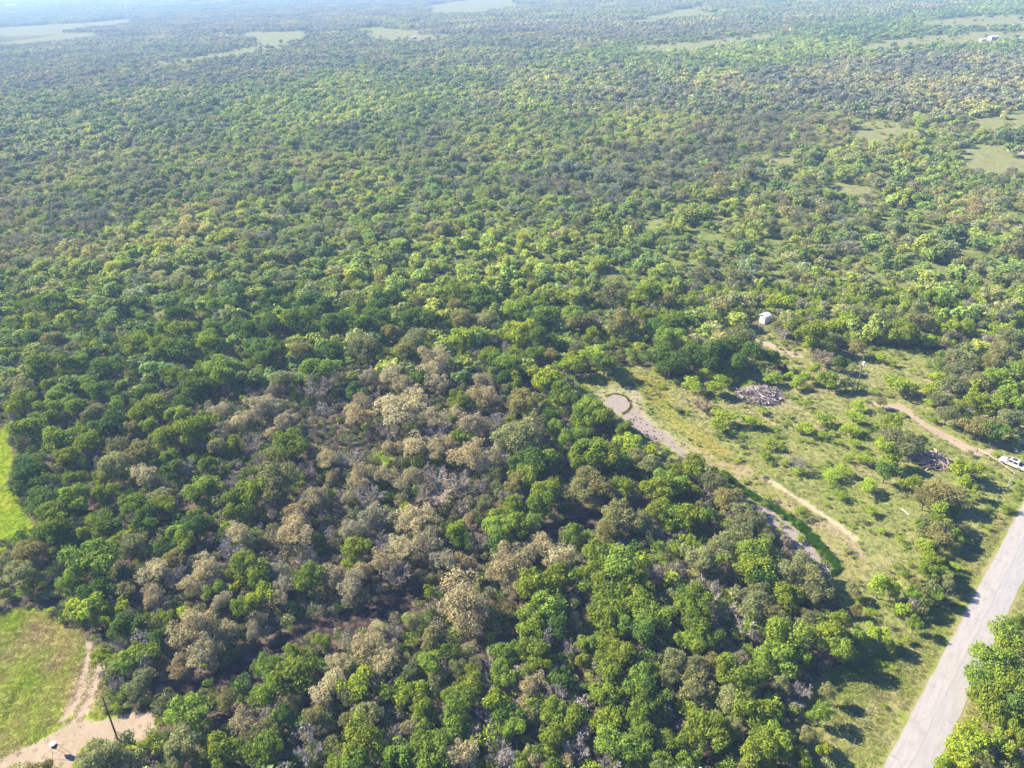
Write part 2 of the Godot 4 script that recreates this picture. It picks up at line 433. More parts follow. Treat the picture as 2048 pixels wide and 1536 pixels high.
	grad.offsets = PackedFloat32Array([0.3, 0.5, 0.72])
	var nt := NoiseTexture2D.new()
	nt.width = 512
	nt.height = 512
	nt.seamless = true
	var fn := FastNoiseLite.new()
	fn.seed = 4
	fn.frequency = 0.02
	nt.noise = fn
	nt.color_ramp = grad
	outer.albedo_texture = nt
	outer.uv1_triplanar = true
	outer.uv1_world_triplanar = true
	outer.uv1_scale = Vector3(0.006, 0.006, 0.006)
	am.surface_set_material(0, ground_mat)
	am.surface_set_material(1, outer)
	var ground := MeshInstance3D.new()
	ground.name = "ground"
	ground.mesh = am
	add_child(ground)
	tag(ground, "flat ground of grass, leaf litter and bare soil under the woods", "ground", "", "structure")

	sheet("mud_flat", MUDTAIL, 0.012, "tapering tail of pinkish drying mud below the round island", "mud")
	sheet("mud_flat", MUDPOOL, 0.012, "long pinkish mud pool bottom inside the dark green reed rim", "mud")
	sheet("mud_flat", MUDRING, 0.016, "round pale mud island ringed by a thin dark grass line", "mud")
	sheet("sandy_track", SANDTRACK, 0.008, "worn strip of pale sand running beside the mud pool", "track")
	sheet("dirt_road", DIRTROAD, 0.012, "pale dirt road from the gate into the clearing", "dirt road")
	sheet("old_track", OLDTRACK, 0.012, "faint old dirt track curving below the white shed", "track")
	sheet("bare_dirt", FEEDERDIRT, 0.012, "bare pale dirt patch under the deer feeder", "dirt")
	sheet("green_field", GREENFIELD, 0.008, "vivid green grass field beside the wood", "field")
	sheet("hay_field", HAYFIELD, 0.004, "patchy yellow-green hay field with tyre ruts", "field")
	var far_fields := [
		PackedVector2Array([Vector2(-1680, -2507.9), Vector2(-1417.7, -2655), Vector2(-1199, -2683.7), Vector2(-1098.3, -2451.9), Vector2(-1147.2, -2297.7), Vector2(-1197.5, -1952.5), Vector2(-1322.8, -1959.7)]),
		PackedVector2Array([Vector2(-1322.8, -1959.7), Vector2(-1297.3, -2121.3), Vector2(-1041.7, -2079.6), Vector2(-952, -1911.3), Vector2(-979.3, -1769.1), Vector2(-1145.9, -1688.1)]),
		PackedVector2Array([Vector2(-623.3, -1821.3), Vector2(-535.5, -1830), Vector2(-431.3, -1771.9), Vector2(-363.6, -1538.1), Vector2(-374, -1376.4), Vector2(-416, -1287.9), Vector2(-449.1, -1242.4), Vector2(-468.8, -1170.1), Vector2(-517.6, -1163.2), Vector2(-544.1, -1217.5), Vector2(-498, -1268.9), Vector2(-461.9, -1354.9), Vector2(-442.8, -1472.7), Vector2(-503.4, -1642.4)]),
		PackedVector2Array([Vector2(-289, -1719.7), Vector2(-243.6, -1765.1), Vector2(-143.4, -1611.2), Vector2(-75.7, -1490.3), Vector2(-100.1, -1407.1), Vector2(-133.3, -1384.1), Vector2(-191.3, -1432), Vector2(-239.9, -1487.1)]),
		PackedVector2Array([Vector2(-242.1, -2809.5), Vector2(-97.5, -3168.5), Vector2(74.3, -3074.8), Vector2(58.8, -2466.2), Vector2(-55.9, -2180.5), Vector2(-191, -2189.4)]),
		PackedVector2Array([Vector2(439.4, -994.8), Vector2(523.8, -1081.4), Vector2(605.8, -1120.8), Vector2(696.5, -1142.6), Vector2(749.7, -1113), Vector2(680.1, -1004.7), Vector2(594, -1010.8), Vector2(540.8, -994.8), Vector2(491.7, -971.9)]),
		PackedVector2Array([Vector2(692.7, -1337.6), Vector2(789.2, -1391.4), Vector2(855.7, -1415.9), Vector2(941.8, -1412.1), Vector2(814.3, -1213.6), Vector2(730.5, -1201), Vector2(697.6, -1252.7)]),
		PackedVector2Array([Vector2(170.4, -1148.7), Vector2(300.1, -1174.4), Vector2(428.1, -1271.9), Vector2(440.9, -1216.7), Vector2(290.6, -1080.4), Vector2(206.4, -1069.5)]),
		PackedVector2Array([Vector2(148.2, -430.3), Vector2(161.4, -451), Vector2(180, -458.3), Vector2(175.2, -436.6), Vector2(155.4, -419.4)]),
		PackedVector2Array([Vector2(280, -449.8), Vector2(308.9, -461.2), Vector2(330.5, -450.9), Vector2(288.5, -386.8), Vector2(270.2, -396.6), Vector2(269.8, -427.7)]),
		PackedVector2Array([Vector2(247.3, -538.2), Vector2(291.3, -547.3), Vector2(285.8, -514.7), Vector2(243.1, -474.7), Vector2(231.5, -492.7)]),
		PackedVector2Array([Vector2(167.5, -392.7), Vector2(193.1, -378.1), Vector2(191.2, -364.9), Vector2(173.9, -363.9)]),
		PackedVector2Array([Vector2(-29.1, -540.8), Vector2(-24.9, -543.4), Vector2(-24, -495), Vector2(-23, -447.4), Vector2(-26.7, -448.1)]),
		PackedVector2Array([Vector2(333.1, -537.4), Vector2(390.5, -553.9), Vector2(358.2, -503.7), Vector2(322, -499.7)]),
		PackedVector2Array([Vector2(291.2, -1690.9), Vector2(527.8, -2095.9), Vector2(497.1, -1877.6), Vector2(281.2, -1519.7)]),
		PackedVector2Array([Vector2(226.3, -327.5), Vector2(245.7, -328.6), Vector2(236.7, -314.5), Vector2(220.1, -313.2)]),
		PackedVector2Array([Vector2(104.1, -194.3), Vector2(120.3, -196.1), Vector2(137.7, -199.5), Vector2(128.6, -185.6), Vector2(108.3, -171.4), Vector2(99.9, -177.8)]),
	]

	var far_mat := plain(Color.WHITE, 0.95)
	far_mat.specular_mode = BaseMaterial3D.SPECULAR_DISABLED
	var g2 := Gradient.new()
	g2.colors = PackedColorArray([srgb(Color(0.110, 0.118, 0.048)), srgb(Color(0.170, 0.150, 0.078)), srgb(Color(0.115, 0.138, 0.050))])
	g2.offsets = PackedFloat32Array([0.35, 0.5, 0.66])
	var nt2 := NoiseTexture2D.new()
	nt2.seamless = true
	nt2.noise = fn
	nt2.color_ramp = g2
	far_mat.albedo_texture = nt2
	far_mat.uv1_triplanar = true
	far_mat.uv1_world_triplanar = true
	far_mat.uv1_scale = Vector3(0.013, 0.013, 0.013)
	var look := ["pale hay meadow strip farthest out in the blue haze", "pale meadow below the farthest strip", "long hooked pasture curving round a copse", "small straw pasture with a pale shed", "brown open land at the haze line",
		"tan pasture before the white farm buildings", "green pasture beyond the farm buildings", "narrow green meadow between tree belts", "small pale glade amid the middle woods", "open pasture with a pink bare patch",
		"thin scrub opening of dry grass", "slim green glade under the brown woods", "narrow track slot through the woods", "pale opening behind the open pasture", "slanted straw strip between far tree belts", "dry gap at the side of the woods", "rough grass opening above the dirt road"]
	for k in far_fields.size():
		openings.append(far_fields[k])
		var closer := PackedVector2Array()
		for p in far_fields[k]:
			closer.append(p * 0.95)
		var joint := Geometry2D.merge_polygons(far_fields[k], closer)
		var m := polygon_mesh(joint[0] if joint.size() and k != 16 else far_fields[k], 0.02, false)
		var f := put(numbered("pasture"), m, far_mat if k != 16 else ground_mat, self)
		tag(f, look[k], "pasture", "far pastures", "structure")
		if k == 16:
			f.mesh = polygon_mesh(far_fields[k], 0.006, true)
	var bare := PackedVector2Array()
	for i in 14:
		var a := TAU * i / 14
		bare.append(Vector2(318 + cos(a) * 13 * rng.randf_range(0.8, 1.2), -440 + sin(a) * 10 * rng.randf_range(0.8, 1.2)))
	tag(put(numbered("bare_patch"), polygon_mesh(bare, 0.03, false), plain(Color(0.22, 0.165, 0.145), 0.95), self), "pink bare earth patch in the open pasture", "dirt", "", "structure")


var openings := []


func polygon_mesh(poly: PackedVector2Array, y: float, uv: bool) -> ArrayMesh:
	var st := start()
	var index := Geometry2D.triangulate_polygon(poly)
	for k in range(0, index.size(), 3):
		var a := poly[index[k]]
		var b := poly[index[k + 1]]
		var c := poly[index[k + 2]]
		var tri := [a, b, c] if (b - a).cross(c - a) > 0 else [a, c, b]
		for p in tri:
			if uv:
				st.set_uv((p - SQ.position) / SQ.size)
			st.set_normal(Vector3.UP)
			st.add_vertex(Vector3(p.x, y, p.y))
	return st.commit()


func rough_outline(poly: Array, amount: float) -> PackedVector2Array:
	var out := PackedVector2Array()
	for i in poly.size():
		var a: Vector2 = poly[i]
		var b: Vector2 = poly[(i + 1) % poly.size()]
		var n := maxi(1, int(a.distance_to(b) / 1.2))
		for k in n:
			out.append(a.lerp(b, float(k) / n) + Vector2(rng.randf_range(-amount, amount), rng.randf_range(-amount, amount)))
	return out


func sheet(called: String, poly: Array, y: float, label: String, category: String) -> void:
	var shape := PackedVector2Array(poly)
	var o := put(numbered(called), polygon_mesh(shape, y, true), ground_mat, self)
	tag(o, label, category, "", "structure")


func build_road() -> void:
	var img := Image.create(256, 1024, false, Image.FORMAT_RGB8)
	var fine := FastNoiseLite.new()
	fine.seed = 31
	fine.frequency = 0.25
	var slow := FastNoiseLite.new()
	slow.seed = 33
	slow.frequency = 0.012
	for y in 1024:
		for x in 256:
			var u := x / 255.0
			var c := Color(0.216, 0.203, 0.193) if u < 0.50 else Color(0.199, 0.194, 0.187)
			var k := 1.0 + 0.10 * fine.get_noise_2d(x, y) + 0.14 * slow.get_noise_2d(x * 2.0, y * 0.6)
			var seam := 0.5 + 0.012 * slow.get_noise_2d(5.0, y * 2.0)
			if absf(u - seam) < 0.008:
				k *= 0.80
			for lane in [0.25, 0.75]:
				k *= 1.0 - 0.05 * exp(-pow((absf(u - lane) - 0.12) / 0.045, 2.0))
			if absf(u - 0.27 - 0.05 * slow.get_noise_2d(50.0, y * 3.0) - 0.01 * fine.get_noise_2d(3.0, y * 0.6)) < 0.004 and slow.get_noise_2d(90.0, y * 2.0) > 0.05:
				k *= 0.72
			if slow.get_noise_2d(x * 0.5 + 300.0, y * 1.2) > 0.42:
				k *= 0.90
			var rim := minf(u, 1.0 - u) + 0.03 * fine.get_noise_2d(x * 0.7, y * 0.7)
			if rim < 0.035:
				c = c.lerp(Color(0.20, 0.165, 0.12), 0.7)
			img.set_pixel(x, y, srgb(c * k))
	var mat := plain(Color.WHITE, 0.9)
	mat.albedo_texture = ImageTexture.create_from_image(img)
	var st := start()
	var side := Vector2(-ROAD_DIR.y, ROAD_DIR.x)
	var edge := FastNoiseLite.new()
	edge.seed = 8
	edge.frequency = 0.12
	var s := -110.0
	while s < 320.0:
		var pts := []
		for along: float in [s, s + 1.5]:
			var w0 := 2.95 + 0.16 * edge.get_noise_2d(along, 0.0) + 0.20 * edge.get_noise_2d(along * 5.0, 3.0)
			var w1 := 2.95 + 0.16 * edge.get_noise_2d(along, 9.0) + 0.20 * edge.get_noise_2d(along * 5.0, 13.0)
			var c2 := ROAD_A + ROAD_DIR * along
			var a := c2 - side * w0
			var b := c2 + side * w1
			pts.append([a, b, along])
		for tri in [[0, 0], [1, 0], [1, 1], [0, 0], [1, 1], [0, 1]]:
			var row: Array = pts[tri[0]]
			var p: Vector2 = row[tri[1]]
			st.set_uv(Vector2(float(tri[1]), row[2] / 40.0))
			st.set_normal(Vector3.UP)
			st.add_vertex(Vector3(p.x, 0.035, p.y))
		s += 1.5
	var o := put("road", st.commit(), mat, self)
	tag(o, "pale two-lane country road of worn chip seal", "road", "", "structure")


# ---------------------------------------------------------------- trees: unit shapes, radius 1 and height 2.1
func leaves_mesh(seed_: int, lobes: int, lobe_r: float, count: int, leaf: float, narrow := 0.6, outward := 0.7, spread := 1.0, like := Color(0.2, 0.2, 0.15), twiggy := 0.04) -> ArrayMesh:
	var r := RandomNumberGenerator.new()
	r.seed = seed_
	var centre := []
	var total := 0.0
	var turn := r.randf() * TAU
	var masses := []
	var n_mass := r.randi_range(2, 4)
	for i in n_mass:
		var a := turn + i * TAU / n_mass + r.randf_range(-0.5, 0.5)
		var out := r.randf_range(0.22, 0.52)
		masses.append([Vector3(cos(a) * out, r.randf_range(0.98, 1.55), sin(a) * out), r.randf_range(0.36, 0.56)])
	for i in lobes:
		var m: Array = masses[i % n_mass]
		var az := i * 2.399963 + r.randf_range(-0.5, 0.5)
		var up := r.randf_range(-0.5, 1.0)
		var flat := sqrt(maxf(0.0, 1.0 - up * up))
		var reach: float = m[1] * r.randf_range(0.55, 1.15) * spread
		var rad := lobe_r * r.randf_range(0.5, 1.3)
		centre.append([m[0] + Vector3(cos(az) * flat * reach, up * reach * 0.85, sin(az) * flat * reach), rad, r.randf_range(0.78, 1.22), r.randf_range(-0.10, 0.12)])
		total += rad * rad
	for m in masses:
		centre.append([m[0], m[1] * 0.62, 1.0, 0.0])
		total += m[1] * m[1] * 0.38
	var dead := Color(0.20 / like.r, 0.175 / like.g, 0.15 / like.b)
	var pos := PackedVector3Array()
	var col := PackedColorArray()
	for l in centre:
		var c: Vector3 = l[0]
		var rad: float = l[1]
		var n := int(count * rad * rad / total)
		for k in n:
			var d := Vector3.ZERO
			var p := Vector3.ZERO
			for attempt in 4:
				d = Vector3(r.randfn(), r.randfn() + 0.25, r.randfn()).normalized()
				p = c + d * rad * Vector3(1.08, 0.86, 1.08) * (r.randf_range(0.70, 1.08) if r.randf() < 0.86 else r.randf_range(1.0, 1.32))
				var hidden := false
				for other in centre:
					if other != l and p.distance_squared_to(other[0]) < other[1] * other[1] * 0.62:
						hidden = true
						break
				if not hidden:
					break
			var nrm := (d * outward + Vector3(r.randfn(), r.randfn(), r.randfn()) * 0.45 + Vector3.UP * 0.15).normalized()
			var t := nrm.cross(Vector3(r.randfn(), r.randfn(), r.randfn())).normalized()
			var b := nrm.cross(t)
			var s := leaf * r.randf_range(0.55, 1.45)
			var w := s * narrow * r.randf_range(0.7, 1.3)
			var bend := nrm * s * r.randf_range(-0.35, 0.2)
			var lum: float = l[2] * r.randf_range(0.70, 1.32)
			var warm := r.randf_range(-0.13, 0.15)
			warm += l[3]
			var shade := Color(lum * (1.0 + warm), lum, lum * (1.0 - warm * 1.4))
			if r.randf() < twiggy:
				t = (d + Vector3(r.randfn(), r.randfn(), r.randfn()) * 0.5).normalized()
				b = t.cross(nrm).normalized()
				s = leaf * r.randf_range(1.5, 3.2)
				w = leaf * 0.16
				bend = Vector3.ZERO
				shade = dead * r.randf_range(0.6, 1.3)
			var q := [p - t * s + bend, p - b * w, p + t * s + bend, p + b * w]
			for i in [0, 1, 2, 0, 2, 3]:
				pos.append(q[i])
				col.append(shade)
	return coloured(pos, col)


func coloured(pos: PackedVector3Array, col: PackedColorArray) -> ArrayMesh:
	var arrays := []
	arrays.resize(Mesh.ARRAY_MAX)
	arrays[Mesh.ARRAY_VERTEX] = pos
	arrays[Mesh.ARRAY_COLOR] = col
	var m := ArrayMesh.new()
	m.add_surface_from_arrays(Mesh.PRIMITIVE_TRIANGLES, arrays)
	return m


func limbs(seed_: int, n: int, girth: float) -> ArrayMesh:
	var r := RandomNumberGenerator.new()
	r.seed = seed_
	var st := start()
	var top := Vector3(r.randf_range(-0.08, 0.08), 0.75, r.randf_range(-0.08, 0.08))
	tube(st, [Vector3(0, -0.05, 0), Vector3(top.x * 0.3, 0.35, top.z * 0.5), top], [girth * 1.3, girth, girth * 0.8], 6)
	for i in n:
		var az := i * 2.399963 + r.randf_range(-0.3, 0.3)
		var from := Vector3(top.x * 0.6, r.randf_range(0.45, 0.75), top.z * 0.6)
		var reach := r.randf_range(0.4, 0.8)
		var to := Vector3(cos(az) * reach, r.randf_range(1.1, 1.75), sin(az) * reach)
		var mid := from.lerp(to, 0.5) + Vector3(cos(az), -0.4, sin(az)) * 0.12
		tube(st, [from, mid, to], [girth * 0.6, girth * 0.4, girth * 0.12], 4)
	return finish(st)


func bare_limbs(seed_: int, n: int, girth: float, tips: Array) -> ArrayMesh:
	var r := RandomNumberGenerator.new()
	r.seed = seed_
	var st := start()
	tube(st, [Vector3(0, -0.05, 0), Vector3(0.03, 0.3, 0.02), Vector3(0.0, 0.6, 0.05)], [girth * 1.3, girth, girth * 0.8], 5)
	for i in n:
		var az := i * 2.399963 + r.randf_range(-0.4, 0.4)
		var from := Vector3(0, r.randf_range(0.25, 0.6), 0.03)
		var reach := r.randf_range(0.30, 0.80)
		var to := Vector3(cos(az) * reach, r.randf_range(1.05, 1.95 - reach * 0.35), sin(az) * reach)
		var mid := from.lerp(to, 0.5) + Vector3(cos(az) * 0.1, -0.05, sin(az) * 0.1) + Vector3(r.randf_range(-0.08, 0.08), 0, r.randf_range(-0.08, 0.08))
		tube(st, [from, mid, to], [girth * 0.55, girth * 0.38, girth * 0.14], 4)
		for k in 7:
			var f := r.randf_range(0.35, 1.0)
			var p: Vector3 = from.lerp(mid, f * 2.0) if f < 0.5 else mid.lerp(to, f * 2.0 - 1.0)
			var d := (Vector3(cos(az), 0.8, sin(az)) + Vector3(r.randfn(), r.randfn() * 0.6, r.randfn()) * 0.75).normalized()
			var e := p + d * r.randf_range(0.20, 0.45)
			tube(st, [p, e], [girth * 0.22, girth * 0.07], 3)
			tips.append([p, e])
	return finish(st)


func twigs_mesh(seed_: int, tips: Array, each: int, wide: float) -> ArrayMesh:
	var r := RandomNumberGenerator.new()
	r.seed = seed_
	var pos := PackedVector3Array()
	var col := PackedColorArray()
	for tip in tips:
		var a: Vector3 = tip[0]
		var b: Vector3 = tip[1]
		for k in each:
			var p := a.lerp(b, r.randf_range(0.2, 1.0))
			var d := ((b - a).normalized() + Vector3(r.randfn(), r.randfn() * 0.7 + 0.2, r.randfn()) * 0.7).normalized()
			var e := p + d * r.randf_range(0.10, 0.30)
			var side := d.cross(Vector3(r.randfn(), r.randfn(), r.randfn())).normalized() * wide
			var k2 := r.randf_range(0.7, 1.35)
			for v in [p - side, p + side, e]:
				pos.append(v)
				col.append(Color(k2, k2 * r.randf_range(0.95, 1.0), k2 * r.randf_range(0.9, 1.02)))
	return coloured(pos, col)


func build_prototypes() -> void:
	crowns = {"G": [], "D": [], "O": [], "L": [], "T": [], "M": [], "W": [], "B": [], "P": [], "S": [], "mid": [], "feather": [], "sparse": [], "low": [], "brush": []}
	trunks = {"G": [], "D": [], "O": [], "L": [], "T": [], "M": [], "W": [], "B": [], "P": [], "S": []}
	for i in 8:
		crowns.G.append(leaves_mesh(100 + i, 30, 0.26, 3500, 0.056, 0.6, 0.7, 1.0, TONE.G, 0.03))
		trunks.G.append(limbs(100 + i, 6, 0.05))
	for i in 6:
		crowns.D.append(leaves_mesh(200 + i, 26, 0.29, 3500, 0.058, 0.6, 0.7, 1.0, TONE.D, 0.02))
		trunks.D.append(limbs(200 + i, 5, 0.055))
	for i in 8:
		crowns.O.append(leaves_mesh(300 + i, 30, 0.235, 3000, 0.066, 0.34, 0.45, 1.05, TONE.O, 0.09))
		trunks.O.append(limbs(300 + i, 7, 0.045))
	for i in 6:
		crowns.M.append(leaves_mesh(350 + i, 34, 0.215, 2900, 0.056, 0.40, 0.45, 1.1, TONE.M, 0.20))
		trunks.M.append(limbs(350 + i, 9, 0.045))
	for i in 6:
		crowns.L.append(leaves_mesh(400 + i, 22, 0.245, 1700, 0.076, 0.5, 0.5, 1.05, TONE.L, 0.06))
		trunks.L.append(limbs(400 + i, 6, 0.04))
	for i in 7:
		crowns.T.append(leaves_mesh(500 + i, 46, 0.185, 3600, 0.038, 0.6, 0.5, 1.18, TONE.T, 0.16))
		trunks.T.append(limbs(500 + i, 12, 0.05))
	for i in 6:
		var tips := []
		trunks.B.append(bare_limbs(600 + i, 11, 0.045, tips))
		crowns.B.append(twigs_mesh(600 + i, tips, 17, 0.011))
	for i in 3:
		var tips := []
		trunks.W.append(bare_limbs(650 + i, 8, 0.085, tips))
		crowns.W.append(twigs_mesh(650 + i, tips, 5, 0.013))
	dead_mat = plain(Color(0.38, 0.345, 0.315), 0.9)
	for i in 3:
		var tips := []
		trunks.P.append(bare_limbs(700 + i, 18, 0.03, tips))
		crowns.P.append(twigs_mesh(700 + i, tips, 22, 0.012))
	for i in 5:
		crowns.S.append(leaves_mesh(800 + i, 16, 0.30, 1400, 0.080, 0.5, 0.45, 1.05, TONE.S, 0.04))
		trunks.S.append(limbs(800 + i, 6, 0.03))
	for i in 8:
		crowns.mid.append(leaves_mesh(900 + i, 20, 0.29, 760, 0.115, 0.6, 0.8, 1.1))
		crowns.low.append(leaves_mesh(950 + i, 11, 0.40, 240, 0.19, 0.75, 1.0, 1.0, Color(0.2, 0.2, 0.15), 0.0))
	for i in 6:
		crowns.feather.append(leaves_mesh(1000 + i, 24, 0.25, 760, 0.135, 0.32, 0.5, 1.15, TONE.O, 0.10))
		crowns.sparse.append(leaves_mesh(1050 + i, 26, 0.22, 620, 0.15, 0.14, 0.3, 1.2, TONE.O, 0.0))
	for i in 4:
		crowns.brush.append(leaves_mesh(980 + i, 10, 0.36, 360, 0.13, 0.35, 0.4))
	for kind in TONE:
		var list := []
		for i in 6:
			var c: Color = TONE[kind]
			var k: float = [0.82, 0.92, 1.0, 1.08, 1.18, 0.97][i]
			var warm: float = [0.0, 0.10, -0.04, 0.05, 0.0, 0.16][i] * (0.4 if kind in "LST" else 1.0)
			list.append(leaf_material(Color(c.r * k * (1.0 + warm), c.g * k, c.b * k * (1.0 - warm)), 0.0 if kind in "BPW" else 0.8))
		tints[kind] = list


func t(kind: String, x: float, z: float, r: float, label := "") -> void:
	tree_list.append([kind, Vector2(x, z), r, label])


func near_factor(p: Vector2) -> float:   # trees that lean over open ground keep narrow crowns
	if p.distance_to(Vector2(80.9, -188.0)) < 9.0:
		return 0.66
	var d := 99.0
	for poly in [MUDPOOL, MUDTAIL, GULLY]:
		for q in poly:
			d = minf(d, p.distance_to(q))
	for q in MUDPOOL:
		if p.distance_to(q) < 6.5:
			return 0.74
	return 0.72 if inside(p, GULLY) else (0.84 if d < 6.0 else 1.0)


func build_trees() -> void:
	t("O", -101.7, -109.5, 3.53, "pale grey-green oak alone on the hay field's edge")
	t("O", -103.6, -117.1, 3.52)
	t("D", -101.5, -121.6, 3.78)
	t("D", -97.0, -118.7, 2.49)
	t("D", -90.4, -124.7, 3.30)
	t("L", -95.6, -123.8, 1.83)
	t("L", -92.5, -123.1, 1.28)
	t("L", -86.8, -121.6, 2.17)
	t("O", -81.9, -117.6, 3.18)
	t("G", -74.0, -121.9, 2.89)
	t("D", -74.5, -117.4, 2.65)
	t("G", -71.1, -118.4, 2.49)
	t("G", -86.2, -111.4, 4.91, "tall rounded green oak at the hay field's wooded corner")
	t("G", -89.4, -107.9, 3.00)
	t("D", -83.6, -105.6, 3.13)
	t("O", -79.2, -105.8, 2.64)
	t("O", -79.8, -110.6, 2.89)
	t("T", -73.9, -109.2, 3.03)
	t("O", -71.6, -113.9, 2.77)
	t("B", -70.3, -109.8, 2.20)
	t("T", -63.1, -109.2, 3.36)
	t("T", -63.6, -105.8, 3.13)
	t("B", -60.0, -115.7, 3.49)
	t("O", -57.7, -118.9, 2.67)
	t("T", -47.0, -118.5, 3.90)
	t("B", -44.2, -112.8, 2.41)
	t("G", -54.8, -108.5, 3.51)
	t("G", -51.1, -105.6, 2.47)
	t("M", -49.6, -108.5, 2.68)
	t("L", -84.0, -100.4, 3.19)
	t("L", -80.2, -99.2, 2.22)
	t("L", -77.6, -101.3, 1.93)
	t("D", -74.3, -96.4, 2.95)
	t("M", -72.6, -103.7, 3.09)
	t("B", -69.7, -101.4, 2.09)
	t("L", -64.8, -99.3, 1.75)
	t("G", -67.3, -98.2, 1.74)
	t("D", -66.7, -93.1, 2.14)
	t("T", -59.4, -93.1, 4.54, "very broad tan oak leaning over the dirt end of the gully")
	t("T", -56.7, -88.6, 3.39)
	t("M", -60.9, -86.9, 2.20)
	t("M", -50.1, -94.3, 2.46)
	t("T", -55.1, -94.3, 2.31)
	t("L", -50.7, -101.8, 2.74)
	t("G", -53.5, -99.8, 1.91)
	t("T", -46.8, -101.6, 2.25)
	t("M", -46.7, -104.9, 2.46)
	t("G", -41.7, -105.1, 2.95)
	t("L", -57.6, -104.5, 1.64)
	t("G", -60.3, -104.4, 1.97)
	t("M", -58.0, -101.1, 2.09)
	t("M", -36.7, -106.4, 2.65)
	t("L", -76.4, -90.2, 1.80)
	t("L", -74.0, -89.3, 1.34)
	t("B", -74.5, -92.3, 1.37)
	t("G", -69.5, -87.9, 2.50)
	t("G", -67.1, -89.0, 2.23)
	t("O", -66.2, -84.0, 2.86)
	t("B", -70.8, -84.4, 1.59)
	t("L", -70.8, -92.2, 1.22)
	t("G", -43.9, -84.7, 2.59)
	t("G", -39.5, -82.7, 3.12)
	t("G", -43.9, -80.7, 2.52)
	t("G", -41.1, -88.3, 1.78)
	t("G", -36.0, -90.6, 1.80)
	t("T", -33.1, -80.5, 3.07)
	t("T", -32.9, -85.9, 2.04)
	t("O", -50.1, -79.6, 2.23)
	t("G", -55.5, -76.8, 3.12)
	t("O", -54.3, -72.2, 3.28)
	t("T", -46.1, -74.8, 2.28)
	t("O", -42.5, -73.5, 2.26)
	t("D", -40.1, -76.3, 1.90)
	t("G", -47.4, -70.2, 2.85)
	t("G", -41.6, -69.5, 2.58)
	t("L", -39.8, -70.6, 1.57)
	t("B", -33.9, -69.5, 2.07)
	t("O", -34.0, -75.8, 2.17)
	t("B", -32.7, -76.6, 1.23)
	t("O", -65.1, -69.1, 3.71, "pale olive green oak with open limbs beside the deer feeder")
	t("O", -75.0, -68.3, 1.92)
	t("L", -61.3, -72.4, 1.06)
	t("S", -70.1, -80.8, 1.20)
	t("O", -54.3, -69.1, 1.55)
	t("G", -29.2, -67.3, 1.78)
	t("M", -35.7, -119.8, 3.04)
	t("G", -33.4, -114.0, 2.94)
	t("L", -34.7, -110.1, 2.04)
	t("B", -28.1, -115.7, 2.45)
	t("B", -28.7, -111.6, 1.88)
	t("T", -22.4, -119.9, 3.57)
	t("M", -31.2, -122.5, 2.18)
	t("T", -19.2, -118.2, 2.48)
	t("L", -13.2, -118.5, 2.31)
	t("D", -12.4, -115.5, 1.93)
	t("B", -8.5, -115.7, 2.28)
	t("T", -25.0, -113.8, 2.94)
	t("T", -27.4, -108.7, 3.52)
	t("T", -31.3, -107.2, 2.66)
	t("M", -19.3, -112.8, 4.28)
	t("B", -24.1, -106.2, 3.47)
	t("M", -15.0, -109.1, 3.36)
	t("M", -11.0, -108.4, 2.35)
	t("M", -32.7, -102.4, 3.39)
	t("G", -3.5, -117.5, 3.70)
	t("G", 0.8, -119.0, 3.03)
	t("D", -3.6, -114.5, 2.61)
	t("G", 11.9, -116.1, 2.63)
	t("O", 19.1, -117.6, 3.18)
	t("T", 4.7, -113.6, 2.94)
	t("T", 1.5, -111.1, 2.89)
	t("T", -2.3, -107.1, 3.65)
	t("T", 8.2, -109.1, 3.36)
	t("T", -4.5, -105.5, 2.47)
	t("T", -1.1, -102.3, 2.42)
	t("T", -11.7, -96.2, 5.09, "giant golden tan oak with a forked trunk above the gully")
	t("T", -9.8, -92.9, 3.34)
	t("T", -9.7, -88.6, 1.63)
	t("G", 3.7, -101.0, 3.51)
	t("G", 7.1, -104.1, 2.78)
	t("G", 5.0, -96.6, 3.57)
	t("G", 1.7, -92.4, 3.18)
	t("D", 5.6, -92.1, 2.72)
	t("G", 16.2, -108.8, 3.35)
	t("G", 19.2, -104.3, 3.75, "biggest bright green oak, its lobed crown lit gold-green")
	t("G", 15.0, -102.8, 2.75)
	t("G", 22.3, -101.0, 3.20)
	t("G", 16.4, -97.7, 3.44)
	t("G", 20.4, -95.7, 3.55)
	t("G", 23.4, -93.3, 3.35)
	t("G", 14.6, -93.4, 2.90)
	t("D", 20.6, -89.5, 3.12)
	t("G", 17.7, -92.0, 2.57)
	t("O", -3.1, -96.7, 2.19)
	t("O", -5.6, -94.0, 2.15)
	t("O", 9.4, -93.3, 1.53)
	t("B", 8.5, -87.9, 1.77)
	t("B", 0.0, -89.5, 1.20)
	t("G", 10.9, -88.0, 1.92)
	t("G", 13.4, -88.6, 1.93)
	t("G", 10.5, -85.0, 1.59)
	t("G", 1.7, -85.9, 2.47)
	t("G", -2.7, -87.0, 2.20)
	t("G", -3.9, -82.0, 2.12)
	t("G", 0.4, -83.0, 1.71)
	t("G", 3.0, -84.5, 1.87)
	t("G", 16.4, -85.1, 2.89)
	t("G", 14.4, -81.6, 2.68)
	t("O", 19.0, -83.1, 1.71)
	t("G", 21.3, -82.0, 1.70)
	t("G", 18.6, -78.1, 2.75)
	t("D", 20.9, -75.8, 2.70)
	t("G", 19.2, -75.0, 2.15)
	t("O", 25.7, -82.8, 2.56)
	t("O", 24.1, -80.4, 1.82)
	t("T", 1.4, -79.8, 2.37)
	t("T", 0.7, -77.7, 1.79)
	t("B", 5.1, -77.6, 2.06)
	t("D", 5.9, -80.8, 2.11)
	t("G", 12.5, -77.4, 2.33)
